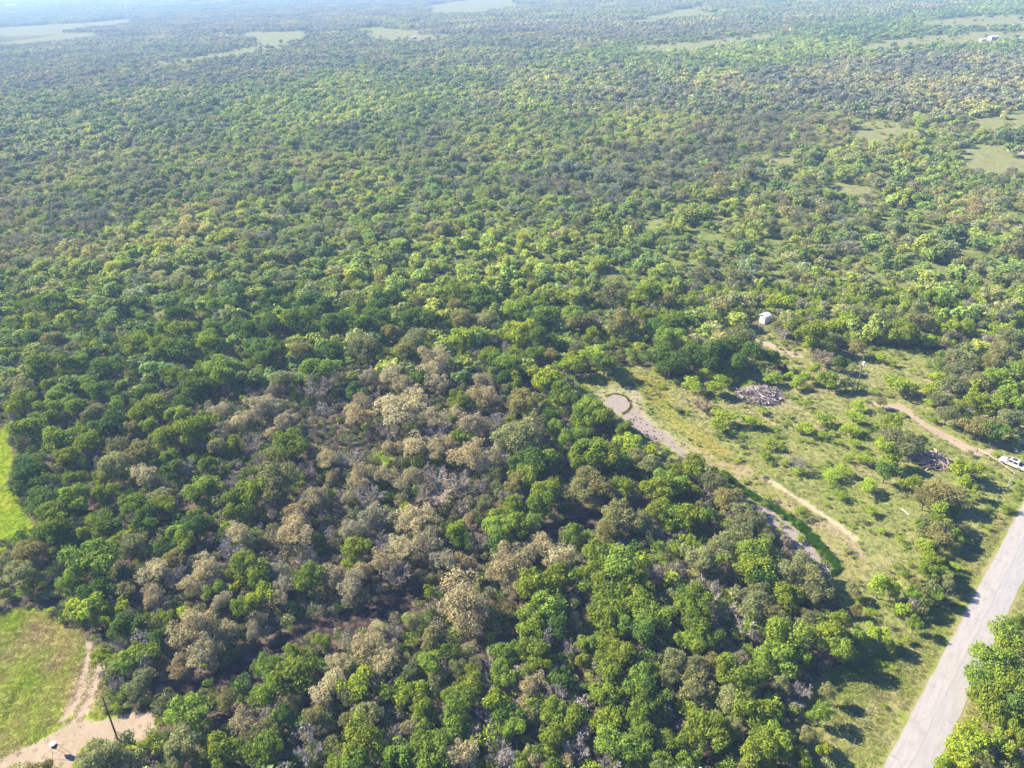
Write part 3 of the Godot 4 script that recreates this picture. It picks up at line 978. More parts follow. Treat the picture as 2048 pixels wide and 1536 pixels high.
	t("G", 14.8, -76.4, 1.77)
	t("L", 12.8, -73.1, 2.25)
	t("L", 11.8, -71.5, 1.71)
	t("G", 12.9, -68.8, 2.69)
	t("G", 4.1, -74.3, 2.01)
	t("G", 6.3, -72.4, 2.50)
	t("G", 4.4, -69.9, 2.46)
	t("G", 8.6, -73.7, 1.73)
	t("O", -20.1, -94.4, 2.16)
	t("B", -23.9, -92.6, 1.83)
	t("T", -26.6, -93.1, 1.83)
	t("T", -27.6, -88.0, 3.09)
	t("T", -24.2, -84.9, 2.74)
	t("M", -30.8, -90.2, 2.39)
	t("W", -19.4, -86.5, 1.32)
	t("O", -17.0, -90.3, 2.25)
	t("O", -19.4, -83.8, 2.15)
	t("G", -16.1, -85.1, 2.46)
	t("D", -13.2, -87.0, 2.05)
	t("O", -11.3, -83.4, 2.00)
	t("O", -15.3, -82.4, 1.85)
	t("O", -8.5, -84.8, 1.88)
	t("W", -5.9, -85.1, 1.74)
	t("W", -5.6, -81.4, 2.11)
	t("B", -6.6, -78.7, 1.39)
	t("G", -9.4, -80.4, 2.38)
	t("G", -12.8, -78.6, 1.80)
	t("L", -18.9, -79.1, 2.63)
	t("G", -17.0, -76.7, 2.31)
	t("O", -13.7, -75.5, 1.62)
	t("G", -16.3, -73.9, 2.14)
	t("G", -10.4, -76.0, 2.84)
	t("G", -11.1, -72.4, 2.24)
	t("L", -4.9, -76.9, 2.45)
	t("D", -3.3, -74.2, 2.67)
	t("G", -2.4, -72.4, 1.98)
	t("B", -6.9, -74.5, 1.61)
	t("B", -7.5, -71.8, 1.32)
	t("O", 0.6, -74.7, 1.75)
	t("L", -28.0, -80.8, 3.08)
	t("O", -28.3, -78.4, 2.62)
	t("O", -25.9, -76.0, 2.57)
	t("O", -28.2, -74.5, 1.88)
	t("G", -25.9, -69.9, 3.09)
	t("G", -20.1, -68.5, 2.56)
	t("L", -22.0, -68.3, 1.79)
	t("G", -15.8, -69.1, 2.70)
	t("G", -13.9, -66.9, 2.40)
	t("B", -21.1, -71.9, 1.71)
	t("T", -18.9, -73.1, 1.46)
	t("G", -26.3, -66.9, 2.40)
	t("G", -12.4, -71.5, 1.71)
	t("T", -9.6, -67.7, 2.42)
	t("L", -9.0, -70.1, 1.43)
	t("T", 0.5, -66.9, 1.52)
	t("B", -4.5, -68.0, 2.29, "silver grey bare tree with dense upright twigs in the lower wood")
	t("W", -2.9, -66.6, 1.77)
	t("B", 7.4, -67.6, 2.04)
	t("T", 5.9, -67.1, 1.40)
	t("B", 12.2, -65.4, 1.75)
	t("G", 17.9, -70.6, 2.47)
	t("G", 15.9, -67.6, 2.41)
	t("G", 14.4, -66.7, 1.90)
	t("G", 21.9, -68.8, 2.05)
	t("G", 20.4, -64.6, 2.36)
	t("G", -1.0, -66.1, 1.51)
	t("G", 3.9, -65.4, 1.50)
	t("L", -5.4, -66.4, 1.01)
	t("O", 46.4, -114.3, 4.14)
	t("O", 42.8, -110.7, 3.39)
	t("O", 50.8, -113.4, 2.76)
	t("O", 36.3, -106.5, 3.47)
	t("L", 35.8, -112.8, 1.55)
	t("G", 46.4, -108.1, 3.34)
	t("G", 45.4, -103.1, 3.72)
	t("D", 46.8, -101.2, 2.88)
	t("O", 38.1, -104.2, 2.13)
	t("O", 52.0, -101.4, 3.21)
	t("L", 52.4, -105.4, 1.39)
	t("O", 55.4, -103.5, 2.76)
	t("O", 55.2, -99.7, 3.02)
	t("O", 55.8, -97.0, 2.66)
	t("G", 49.8, -96.1, 3.10)
	t("O", 45.7, -98.4, 2.68)
	t("O", 42.2, -94.0, 3.21)
	t("W", 35.7, -97.6, 1.89, "dead white snag with broken forked limbs among green oaks")
	t("W", 38.9, -95.3, 1.71)
	t("W", 40.2, -90.2, 2.25, "fallen bleached brush top at the foot of green oaks")
	t("G", 31.5, -95.0, 3.23)
	t("G", 31.6, -90.8, 3.00)
	t("G", 29.4, -87.2, 2.78)
	t("D", 33.5, -88.0, 2.21)
	t("O", 45.9, -91.6, 2.56)
	t("G", 45.7, -86.2, 3.62)
	t("G", 43.2, -82.2, 2.97)
	t("G", 47.2, -83.4, 2.14)
	t("G", 54.0, -87.6, 3.08)
	t("G", 57.1, -90.3, 1.95)
	t("G", 53.6, -84.0, 2.72)
	t("O", 52.3, -90.8, 2.55)
	t("G", 59.2, -87.2, 1.91)
	t("L", 62.8, -87.4, 1.91)
	t("L", 64.0, -86.0, 1.31)
	t("O", 28.2, -80.9, 2.66)
	t("O", 32.4, -82.3, 2.27)
	t("G", 34.7, -80.0, 2.92)
	t("G", 37.0, -78.7, 2.35)
	t("O", 28.0, -77.2, 2.86)
	t("B", 37.8, -84.3, 1.15)
	t("O", 33.4, -75.4, 2.83)
	t("G", 35.8, -72.7, 2.77)
	t("G", 39.7, -73.3, 1.99)
	t("G", 27.4, -71.1, 2.48)
	t("G", 29.1, -68.9, 2.69)
	t("O", 32.4, -70.6, 1.95)
	t("G", 36.9, -69.5, 2.45)
	t("G", 38.0, -67.9, 2.29)
	t("G", 25.3, -68.8, 2.18)
	t("G", 34.9, -65.7, 2.62)
	t("G", 24.0, -65.6, 1.88)
	t("G", 39.3, -66.9, 1.65)
	t("O", 32.5, -64.1, 1.86)
	t("B", 45.6, -77.2, 1.51)
	t("O", 42.7, -78.5, 1.80)
	t("L", 68.2, -98.5, 2.46)
	t("L", 70.3, -97.5, 1.82)
	t("S", 76.0, -103.4, 1.19)
	t("O", 63.1, -98.2, 1.74)
	t("S", 59.8, -98.9, 1.15)
	t("O", 61.9, -94.2, 1.39)
	t("O", 86.8, -111.9, 3.41, "tall mixed green tree at the wire fence shading the road")
	t("O", 84.4, -109.2, 1.86)
	t("L", 82.4, -109.2, 1.52)
	t("L", 82.1, -106.6, 1.40)
	t("S", 93.5, -111.7, 0.97)
	t("G", 81.6, -103.2, 1.79)
	t("L", 83.6, -104.2, 1.15)
	t("G", 79.7, -101.5, 1.61)
	t("O", 82.1, -100.3, 1.28)
	t("S", 72.5, -94.0, 1.12)
	t("S", 86.9, -104.9, 1.06)
	t("S", 77.2, -96.3, 0.88)
	t("S", 68.8, -87.7, 0.96)
	t("S", 77.3, -116.4, 1.00)
	t("G", 80.0, -103.3, 1.79)
	t("G", 81.8, -101.4, 1.61)
	t("O", 81.7, -98.5, 1.20)
	t("G", 78.2, -96.1, 1.25)
	t("O", 76.4, -98.9, 1.59)
	t("G", 73.5, -96.0, 1.71)
	t("L", 70.2, -93.3, 1.29)
	t("G", 70.7, -89.8, 1.14)
	t("O", 74.0, -93.3, 1.04)
	t("L", 89.8, -114.7, 1.57)
	t("G", 90.2, -111.6, 1.54)
	t("O", 93.3, -114.7, 1.40)
	t("G", 84.8, -115.0, 1.57)
	t("O", 87.0, -117.0, 2.12)
	t("G", 88.7, -116.0, 1.93)
	t("O", 49.6, -76.4, 1.50)
	t("G", 46.7, -72.5, 1.59)
	t("O", 43.5, -68.9, 1.55)
	t("L", 45.2, -67.0, 1.02)
	t("G", 41.1, -65.0, 1.50)
	t("G", 84.2, -85.3, 3.03)
	t("L", 82.6, -82.9, 2.14)
	t("G", 77.4, -79.1, 2.90)
	t("G", 80.5, -79.3, 2.91)
	t("G", 74.5, -76.5, 2.71)
	t("G", 73.8, -73.2, 3.04, "full-crowned green oak overhanging the far side of the road")
	t("G", 78.2, -75.6, 2.83)
	t("D", 77.6, -72.5, 2.90)
	t("G", 73.5, -71.0, 1.96)
	t("L", 68.9, -68.3, 1.92)
	t("L", 65.8, -65.8, 2.38)
	t("L", 67.9, -65.3, 2.00)
	t("L", 63.3, -63.5, 2.09)
	t("L", 61.7, -63.0, 1.48)
	t("B", 71.1, -66.1, 0.91)
	t("G", 89.3, -89.0, 1.34)
	t("G", 41.4, -136.4, 3.05)
	t("B", 45.1, -136.6, 1.57)
	t("O", 44.8, -129.9, 3.21)
	t("O", 46.1, -124.4, 3.48)
	t("O", 47.9, -121.2, 2.71)
	t("G", 39.1, -129.7, 2.46)
	t("O", 49.3, -116.1, 3.32)
	t("G", 37.4, -119.3, 3.03)
	t("D", 58.7, -213.9, 3.54)
	t("D", 54.2, -192.6, 3.77)
	t("D", 59.7, -188.9, 4.93)
	t("D", 65.1, -192.9, 4.52)
	t("O", 71.8, -200.5, 4.40)
	t("D", 72.3, -188.2, 4.92)
	t("D", 76.6, -187.3, 3.44)
	t("D", 66.2, -185.3, 3.66)
	t("S", 57.8, -185.3, 2.46)
	t("S", 64.7, -185.3, 2.36)
	t("S", 51.4, -177.3, 3.09)
	t("S", 57.0, -175.2, 3.30)
	t("S", 61.5, -180.7, 2.66)
	t("P", 51.6, -167.7, 2.83, "dark leafless bush at the end of the yellow grass")
	t("S", 55.3, -160.1, 3.31)
	t("S", 53.3, -156.7, 2.39)
	t("S", 62.2, -159.5, 2.42)
	t("S", 63.7, -158.4, 1.84)
	t("S", 67.0, -164.5, 1.26)
	t("O", 87.8, -211.1, 3.13)
	t("B", 86.9, -206.3, 2.12)
	t("L", 94.9, -228.3, 3.33)
	t("G", 91.8, -205.9, 3.96)
	t("G", 94.7, -200.0, 4.39)
	t("D", 97.1, -196.6, 3.57)
	t("L", 104.2, -208.8, 3.10)
	t("L", 110.2, -211.9, 3.52)
	t("O", 104.8, -194.4, 3.44)
	t("O", 115.2, -213.7, 4.62)
	t("G", 121.7, -199.4, 4.53)
	t("S", 129.4, -198.1, 2.85)
	t("O", 119.7, -209.4, 4.55)
	t("G", 143.2, -222.7, 4.77)
	t("D", 145.4, -221.1, 3.08)
	t("O", 131.3, -207.0, 4.51)
	t("P", 93.2, -189.3, 3.89, "bare tan dome-shaped bush beside the faint old track")
	t("G", 89.4, -175.3, 2.44)
	t("S", 88.5, -183.2, 3.17)
	t("S", 84.5, -179.8, 2.98)
	t("S", 81.4, -177.1, 2.62)
	t("S", 79.3, -189.2, 2.75)
	t("S", 75.1, -179.6, 2.64)
	t("S", 80.6, -181.4, 2.33)
	t("S", 88.2, -178.4, 2.20)
	t("O", 94.1, -174.6, 2.57)
	t("D", 96.5, -184.9, 2.25)
	t("S", 96.5, -198.8, 3.01)
	t("S", 92.9, -199.3, 2.39)
	t("S", 93.4, -164.0, 2.07)
	t("S", 89.8, -158.0, 2.54)
	t("S", 111.4, -190.3, 2.01)
	t("S", 113.7, -187.5, 1.49)
	t("S", 107.2, -171.7, 3.81)
	t("O", 99.5, -164.8, 1.62)
	t("S", 111.4, -171.3, 2.14)
	t("O", 93.5, -144.6, 4.78, "wide grey-green dome-shaped tree behind the small log pile")
	t("L", 95.0, -151.2, 2.94)
	t("L", 88.5, -138.5, 3.35)
	t("D", 85.8, -133.3, 2.62)
	t("S", 84.5, -140.1, 1.93)
	t("S", 83.7, -142.2, 1.55)
	t("S", 86.4, -152.9, 2.35)
	t("S", 81.5, -158.0, 2.41)
	t("S", 75.5, -154.8, 2.16)
	t("S", 78.4, -152.0, 1.54)
	t("S", 85.1, -147.7, 1.59)
	t("B", 67.4, -138.6, 1.90, "small pale leafless sapling rising from the open grass")
	t("S", 61.3, -144.2, 1.48)
	t("S", 64.8, -148.5, 2.01)
	t("S", 67.2, -137.7, 1.43)
	t("S", 73.9, -134.7, 2.15)
	t("S", 77.7, -136.3, 1.82)
	t("S", 80.3, -129.8, 2.21)
	t("S", 73.1, -127.9, 1.44)
	t("S", 77.8, -122.4, 1.40)
	t("G", 88.7, -128.0, 2.17)
	t("O", 92.7, -123.7, 4.55, "wide feathery tree with dark limbs before the small log pile")
	t("O", 89.6, -123.1, 3.27)
	t("O", 94.9, -121.9, 3.25)
	t("L", 101.1, -126.4, 2.04)
	t("L", 103.0, -132.4, 2.87)
	t("S", 103.4, -134.8, 1.80)
	t("L", 89.2, -116.8, 2.40)
	t("O", 130.9, -181.6, 4.08)
	t("O", 125.9, -176.5, 3.20)
	t("O", 127.2, -167.8, 3.85)
	t("O", 120.7, -168.1, 3.40)
	t("L", 119.6, -172.4, 2.55)
	t("L", 114.0, -167.0, 2.49)
	t("O", 114.6, -163.2, 2.89)
	t("O", 112.2, -155.8, 3.22)
	t("L", 124.8, -166.1, 2.48)
	t("G", 133.3, -169.5, 3.56)
	t("G", 129.6, -159.0, 3.40)
	t("O", 114.9, -151.3, 2.86)
	t("O", 117.1, -148.5, 4.14)
	t("D", 118.5, -146.2, 3.08)
	t("G", 121.6, -158.2, 3.26)
	t("L", 135.8, -166.2, 2.08)
	t("S", 118.9, -163.6, 1.71)
	t("O", 125.3, -152.0, 3.16)
	t("S", 112.9, -165.0, 1.63)
	t("S", 110.0, -156.9, 1.22)
	t("G", 143.1, -176.4, 3.52)
	t("O", 137.3, -178.8, 3.56)
	t("S", 123.3, -144.5, 1.15)
	t("L", 142.1, -201.7, 2.87)
	t("L", 137.7, -203.4, 2.88)
	t("O", 144.4, -186.3, 3.67)
	t("O", 151.6, -193.2, 3.77)
	t("D", -55.8, -227.5, 3.32)
	t("D", -45.5, -224.8, 4.80)
	t("D", -50.2, -221.9, 4.20)
	t("D", -43.4, -243.9, 4.53)
	t("D", -46.2, -239.6, 3.87)
	t("D", -31.0, -222.4, 5.60)
	t("D", -26.1, -225.2, 3.29)
	t("G", -18.0, -245.9, 5.16)
	t("G", -13.7, -242.9, 4.51)
	t("D", -8.8, -239.7, 5.05)
	t("O", -31.7, -240.4, 3.47)
	t("O", -18.9, -236.1, 3.42)
	t("O", -15.1, -222.4, 4.76)
	t("O", -7.8, -222.1, 4.20)
	t("L", -15.5, -210.0, 4.56)
	t("G", 1.6, -227.8, 4.29)
	t("L", 2.8, -209.1, 5.07)
	t("G", 5.7, -232.0, 3.77)
	t("G", 11.2, -236.4, 3.83)
	t("G", 13.0, -222.6, 4.21)
	t("D", 9.4, -218.5, 4.15)
	t("D", 10.0, -205.8, 4.49)
	t("G", 19.7, -239.1, 3.87)
	t("D", 27.2, -237.0, 3.43)
	t("O", 36.2, -234.5, 6.12)
	t("G", 21.9, -221.6, 3.92)
	t("O", 24.0, -217.7, 4.41)
	t("P", 29.1, -223.2, 3.29)
	t("O", 36.9, -212.6, 5.67)
	t("L", 43.0, -228.9, 2.30)
	t("O", 34.5, -210.4, 4.03)
	t("G", 46.0, -220.3, 3.62)
	t("D", 47.6, -212.5, 3.52)
	t("G", 50.4, -238.2, 4.44)
	t("G", 48.9, -202.1, 4.42)
	t("D", 44.0, -190.7, 4.72)
	t("D", 46.6, -186.2, 4.16)
	t("G", 53.2, -212.2, 4.06)
	t("O", 56.1, -233.9, 3.39)
	t("O", -44.9, -200.4, 5.93)
	t("O", -40.3, -218.2, 3.21)
	t("O", -30.4, -209.9, 5.08)
	t("O", -32.4, -202.3, 3.91)
	t("T", -22.9, -193.4, 4.92)
	t("T", -23.2, -187.4, 4.18)
	t("D", -26.8, -185.6, 3.66)
	t("M", -42.8, -187.3, 2.86)
	t("T", -36.2, -186.4, 3.67)
	t("T", -31.2, -181.2, 3.60)
	t("M", -20.6, -180.0, 3.72)
	t("D", -44.4, -178.9, 2.76)
	t("M", -40.4, -172.6, 3.93)
	t("T", -30.6, -161.7, 6.34, "big pale tan dome-shaped oak amid budding oaks")
	t("T", -26.9, -167.6, 4.74)
	t("T", -21.0, -160.2, 4.58)
	t("B", -20.2, -154.8, 3.63)
	t("T", -41.8, -164.1, 4.22)
	t("B", -33.1, -158.3, 3.26)
	t("G", -6.9, -198.0, 3.34)
	t("G", -3.8, -194.3, 2.79)
	t("G", -0.6, -190.8, 3.74)
	t("L", 1.0, -186.2, 2.70)
	t("D", -2.9, -183.8, 3.15)
	t("M", -8.2, -183.3, 3.15)
	t("G", 7.0, -197.4, 2.97)
	t("O", 12.1, -196.9, 2.97)
	t("L", 10.0, -180.3, 4.53)
	t("G", 12.2, -178.0, 2.61)
	t("G", 0.9, -180.9, 2.31)
	t("G", 13.7, -170.3, 3.89)
	t("L", 18.3, -189.6, 3.72)
	t("L", 25.0, -193.7, 3.78)
	t("G", 27.5, -187.8, 3.94)
	t("O", 21.1, -199.8, 3.36)
	t("L", 25.5, -207.3, 2.93)
	t("O", 2.4, -167.5, 5.18)
	t("T", -7.6, -171.2, 3.90)
	t("G", -15.0, -171.2, 3.13)
	t("T", -15.8, -166.6, 2.17)
	t("M", -11.1, -157.7, 4.10)
	t("G", -13.0, -153.5, 2.76)
	t("B", -4.9, -162.5, 2.13)
	t("O", 0.6, -149.8, 5.80, "large pale silvery green oak beside tan oaks")
	t("M", -3.3, -146.8, 3.09)
	t("O", 4.6, -155.5, 3.64)
	t("D", 9.7, -162.5, 3.01)
	t("G", 11.1, -157.2, 2.38)
	t("G", 20.1, -164.2, 3.79)
	t("G", 22.8, -159.1, 3.70)
	t("G", 18.2, -158.9, 3.27)
	t("L", 16.3, -157.0, 1.95)
	t("G", 15.0, -150.4, 3.14)
	t("G", 27.7, -155.3, 2.49)
	t("G", 18.5, -143.2, 4.83)
	t("G", 21.1, -141.0, 3.99)
	t("D", 24.1, -139.9, 3.57)
	t("L", 28.8, -148.0, 3.10)
	t("O", 29.2, -142.9, 2.63)
	t("L", 32.8, -145.5, 2.25)
	t("O", 32.5, -138.8, 2.97)
	t("G", 15.5, -141.3, 3.00)
	t("D", 5.5, -140.2, 4.17)
	t("G", 8.1, -143.6, 3.24)
	t("D", 0.3, -142.1, 2.22)
	t("O", 0.5, -135.0, 2.91)
	t("G", 2.9, -136.8, 3.13)
	t("T", -31.0, -150.9, 2.44)
	t("T", -24.7, -148.9, 4.35)
	t("T", -20.0, -147.7, 3.10)
	t("T", -17.0, -150.0, 3.13)
	t("T", -11.5, -143.2, 4.43)
	t("T", -8.7, -141.7, 3.01)
	t("B", -19.1, -138.1, 3.07)
	t("B", -13.5, -136.0, 2.65)
	t("T", -36.8, -140.0, 3.10)
	t("T", -37.3, -136.1, 2.93)
	t("T", -25.8, -136.3, 3.32)
	t("T", -30.9, -139.1, 2.97)
	t("L", -31.5, -144.5, 1.88)
	t("B", -33.8, -131.1, 3.23)
	t("B", -40.6, -146.1, 3.08)
	t("T", -39.1, -132.2, 1.84)
	t("O", -5.3, -138.1, 2.29)
	t("O", -5.0, -134.1, 1.86)
	t("P", -11.4, -135.3, 2.28)
	t("O", -7.2, -128.1, 2.44)
	t("O", -0.7, -131.8, 2.48)
	t("G", 6.8, -129.5, 3.20)
	t("G", 5.0, -125.0, 3.13)
	t("G", 9.4, -134.4, 1.55)
	t("O", 16.4, -133.4, 4.03)
	t("O", 14.4, -128.7, 3.74)
	t("O", 19.0, -129.0, 3.19)
	t("G", 24.3, -130.7, 2.47)
	t("P", -18.9, -132.1, 4.61)
	t("T", -22.6, -122.0, 3.97)
	t("M", -30.4, -123.2, 3.64)
	t("L", -25.3, -128.0, 1.58)
	t("M", -36.4, -120.9, 2.09)
	t("G", -1.6, -124.5, 2.75)
	t("G", -3.5, -119.3, 3.56)
	t("G", -0.2, -117.8, 3.01)
	t("M", -10.4, -121.9, 2.10)
	t("B", 0.3, -129.8, 1.52)
	t("G", 34.2, -131.1, 3.61)
	t("G", 31.3, -127.9, 3.36)
	t("O", 20.8, -119.7, 3.74)
	t("O", 26.1, -119.0, 3.03)
	t("O", 18.9, -116.4, 2.63)
	t("G", 37.0, -136.5, 2.15)
	t("G", 33.4, -120.0, 2.69)
	t("L", -12.9, -119.4, 2.07)
	t("T", -18.9, -118.2, 2.06)
	t("G", 30.5, -121.8, 2.71)
	t("G", -130.5, -165.6, 4.70)
	t("G", -119.5, -159.7, 4.27)
	t("D", -123.7, -149.4, 2.83)
	t("D", -115.4, -140.1, 4.17)
	t("D", -110.3, -133.8, 3.66)
	t("L", -118.3, -146.8, 1.24)
	t("G", -114.2, -152.4, 2.75)
	t("L", -108.5, -136.6, 2.16)
	t("G", -102.5, -135.0, 3.68)
	t("G", -103.5, -126.1, 3.88)
	t("G", -97.0, -136.6, 2.55)
	t("G", -100.5, -143.0, 2.23)
	t("G", -107.2, -143.5, 2.23)
	t("O", -98.2, -146.4, 4.30)
	t("T", -89.8, -142.3, 3.02)
	t("T", -87.2, -141.8, 1.61)
	t("D", -112.2, -156.8, 2.08)
	t("G", -110.3, -158.1, 3.25)
	t("G", -114.3, -165.0, 2.47)
	t("O", -95.0, -152.2, 4.00)
	t("O", -102.4, -156.0, 3.22)
	t("D", -109.3, -166.3, 4.71)
	t("G", -123.6, -176.2, 3.52)
	t("G", -139.3, -177.6, 4.01)
	t("G", -130.3, -175.4, 3.51)
	t("G", -132.3, -183.4, 3.15)
	t("O", -145.5, -188.8, 3.22)
	t("G", -138.7, -192.7, 2.92)
	t("O", -149.9, -193.1, 3.27)
	t("G", -144.2, -200.4, 4.91)
	t("P", -159.5, -206.8, 3.21)
	t("G", -136.2, -205.0, 3.06)
	t("D", -123.3, -198.3, 4.36)
	t("G", -126.7, -189.7, 2.88)
	t("D", -119.5, -184.4, 3.64)
	t("G", -113.0, -179.0, 2.29)
	t("O", -116.0, -172.3, 3.92)
	t("G", -99.6, -174.0, 3.95)
	t("G", -103.7, -171.8, 2.68)
	t("G", -91.9, -169.5, 3.87)
	t("G", -90.8, -160.0, 4.15)
	t("G", -82.9, -160.0, 4.58)
	t("O", -103.1, -164.3, 2.90)
	t("G", -99.1, -167.1, 2.17)
	t("G", -88.0, -151.5, 2.44)
	t("O", -76.2, -154.6, 2.78)
	t("G", -75.9, -147.1, 2.39)
	t("B", -82.0, -146.9, 2.39)
	t("D", -85.0, -145.9, 2.26)
	t("G", -73.0, -156.1, 2.07)
	t("T", -80.4, -171.4, 3.13)
	t("T", -74.8, -162.9, 3.76)
	t("T", -69.8, -172.0, 3.92)
	t("M", -72.3, -167.8, 3.40)
	t("T", -66.7, -171.8, 2.68)
	t("M", -60.1, -164.3, 3.35)
	t("T", -64.8, -162.1, 1.77)
	t("G", -55.4, -150.8, 4.39)
	t("O", -58.7, -149.9, 3.13)
	t("B", -67.5, -155.6, 3.22)
	t("B", -63.4, -148.3, 2.41)
	t("O", -55.7, -135.4, 5.60, "wide flat-topped olive oak on one dark trunk")
	t("G", -61.5, -134.1, 3.66)
	t("G", -64.3, -132.4, 2.87)
	t("G", -64.3, -128.3, 2.07)
	t("G", -73.8, -138.1, 3.35)
	t("G", -75.2, -135.6, 2.92)
	t("G", -87.7, -130.9, 3.23)
	t("O", -83.7, -134.0, 2.90)
	t("G", -80.2, -130.6, 2.84)
	t("G", -72.9, -129.2, 1.81)
	t("D", -82.0, -125.5, 3.13)
	t("D", -71.1, -123.1, 3.64)
	t("G", -74.5, -123.4, 2.01)
	t("B", -50.3, -143.4, 2.23)
	t("T", -46.2, -146.0, 3.20)
	t("M", -44.0, -140.0, 1.92)
	t("T", -45.5, -131.0, 3.23)
	t("M", -48.5, -127.0, 2.79)
	t("T", -48.4, -122.2, 3.08)
	t("B", -67.9, -139.9, 2.31)
	t("T", -60.7, -120.7, 2.70)
	t("G", -102.8, -178.5, 2.61)
	t("D", -107.7, -186.9, 2.36)
	t("G", -102.5, -193.0, 3.27)
	t("D", -92.1, -183.5, 4.83)
	t("G", -87.1, -187.9, 3.70)
	t("G", -86.9, -192.8, 5.01)
	t("D", -92.6, -178.5, 3.23)
	t("G", -93.5, -191.7, 3.26)
	t("D", -105.7, -209.6, 5.34)
	t("G", -112.6, -211.5, 4.05)
	t("G", -123.3, -214.8, 4.10)
	t("D", -93.2, -204.4, 3.05)
	t("G", -97.4, -211.4, 4.58)
	t("D", -80.7, -207.5, 4.51)
	t("D", -75.3, -201.6, 4.67)
	t("O", -66.6, -206.0, 3.96)
	t("D", -57.4, -205.1, 3.95)
	t("O", -66.9, -186.3, 4.16)
	t("M", -68.5, -182.1, 2.65)
	t("G", -57.4, -188.2, 4.92)
	t("D", -90.8, -221.6, 4.75)
	t("D", -81.9, -225.7, 4.26)
	t("G", -71.9, -225.1, 5.37)
	t("D", -59.8, -223.7, 4.79)
	t("G", -100.9, -226.1, 3.98)
	t("G", -109.4, -222.2, 4.76)
	t("G", -119.6, -230.0, 3.35)
	t("D", -116.3, -237.2, 4.43)
	t("G", -104.7, -242.8, 3.91)
	t("D", -101.6, -254.6, 4.07)
	t("D", -86.0, -245.5, 4.55)
	t("D", -70.7, -240.8, 5.96)
	t("B", -55.7, -180.4, 4.77)
	t("L", -169.8, -238.0, 3.26)
	t("D", -163.5, -225.6, 3.13)
	t("O", -153.6, -222.3, 3.65)
	t("O", -144.7, -217.6, 3.04)
	t("L", -139.4, -217.8, 2.66)
	t("D", -168.3, -250.0, 5.23)
	t("D", -161.3, -249.0, 2.46)
	t("G", -155.6, -239.4, 3.28)
	t("G", 76.0, -68.6, 1.27)
	t("L", 74.8, -68.5, 1.23)
	t("S", 72.7, -67.1, 1.10)
	t("L", 75.1, -66.7, 1.01)
	t("O", 67.0, -63.3, 1.84)
	t("L", 76.7, -71.4, 1.92)
	t("L", 71.6, -66.0, 1.88)
	# what each label says: size, look, and how many such trees stand between it and a landmark
	var by := {}
	for e in tree_list:
		if e[3]:
			continue
		var best := ""
		var d := 1e9
		for l in landmarks:
			var dl: float = e[1].distance_to(Vector2(l[1], l[2]))
			if dl < d:
				d = dl
				best = l[0]
		var size := "small" if e[2] < 2.2 else ("middling" if e[2] < 3.3 else "broad")
		var key := "%s|%s|%s" % [size, e[0], best]
		if not by.has(key):
			by[key] = []
		by[key].append([d, e])
	for key in by:
		var list: Array = by[key]
		list.sort_custom(func(a, b): return a[0] < b[0])
		var part: PackedStringArray = key.split("|")
		for i in list.size():
			var word: String = LOOK[part[1]][2]
			if list.size() == 1:
				list[i][1][3] = "the one %s %s beside %s" % [part[0], word, part[2]]
			else:
				list[i][1][3] = "%s %s %s out from %s" % [ORDINAL[mini(i, 19)], part[0], word, part[2]]
	for e in tree_list:
		var kind: String = e[0]
		var r: float = e[2]
		var h := 1.65 * r + 2.4
		if kind == "S":
			h = 1.35 * r + 0.2
		elif kind == "P":
			h = 1.35 * r + 0.4
		if kind == "O" and inside(e[1], CLEARING):
			h = 1.3 * r + 1.7
		var look: Array = LOOK[kind]
		r *= 1.12 * near_factor(e[1])
		var o := thing(look[0], e[3], look[1], Vector3(e[1].x, 0, e[1].y), rng.randf() * TAU, look[3])
		o.scale = Vector3(r, h / 2.1, r)
		var which := rng.randi() % crowns[kind].size() as int
		put("trunk", trunks[kind][which], dead_mat if kind == "W" else (pale_bark_mat if kind in "BP" else bark_mat), o)
		put("twig_crown" if kind in "BPW" else "crown", crowns[kind][which], tints[kind][rng.randi() % 6], o)


# ---------------------------------------------------------------- the woods beyond, past the trees that can be told apart
func zone(x: float, z: float, kinds: String) -> void:
	zones.append([x / -z, log(-z), kinds])


func kind_at(p: Vector2) -> String:
	var z := minf(p.y, -40.0)
	var n := wood_noise.get_noise_2dv(p)
	var a := p.x / -z + 0.12 * n
	var b := log(-z) + 0.12 * wood_noise.get_noise_2d(p.x + 900.0, p.y)
	var best := 1e9
	var kinds := "G"
	for q in zones:
		var d: float = (q[0] - a) * (q[0] - a) + (q[1] - b) * (q[1] - b) * 0.9
		if d < best:
			best = d
			kinds = q[2]
	var pick := wood_noise.get_noise_2d(p.x * 1.6 - 700.0, p.y * 1.6) * 0.8 + 0.5 + rng.randf_range(-0.35, 0.35)
	return kinds[posmod(int(floor(pick * kinds.length())), kinds.length())]


func tone(kind: String, vary := 0.2) -> Color:
	var c: Color = TONE[kind]
	if kind == "B":
		c = Color(0.190, 0.175, 0.125)
	c = c.lerp(Color(0.225, 0.240, 0.110), 0.34) * 1.08
	var k := rng.randf_range(1.0 - vary, 1.0 + vary)
	var warm := rng.randf_range(-0.5, 0.5) * vary
	return Color(c.r * k * (1.0 + warm), c.g * k, c.b * k * (1.0 - warm))


func stand(p: Vector2, c: Color) -> Color:   # whole stands of the wood run lighter and limier, others darker
	var n := wood_noise.get_noise_2d(p.x * 0.45 + 2000.0, p.y * 0.30) * 1.5
	var m := clampf(n, -0.6, 0.8)
	var k := 1.16 + 0.30 * m
	return Color(c.r * k * (1.0 + 0.15 * m), c.g * k * (1.0 + 0.06 * m), c.b * k * (1.0 - 0.25 * m))


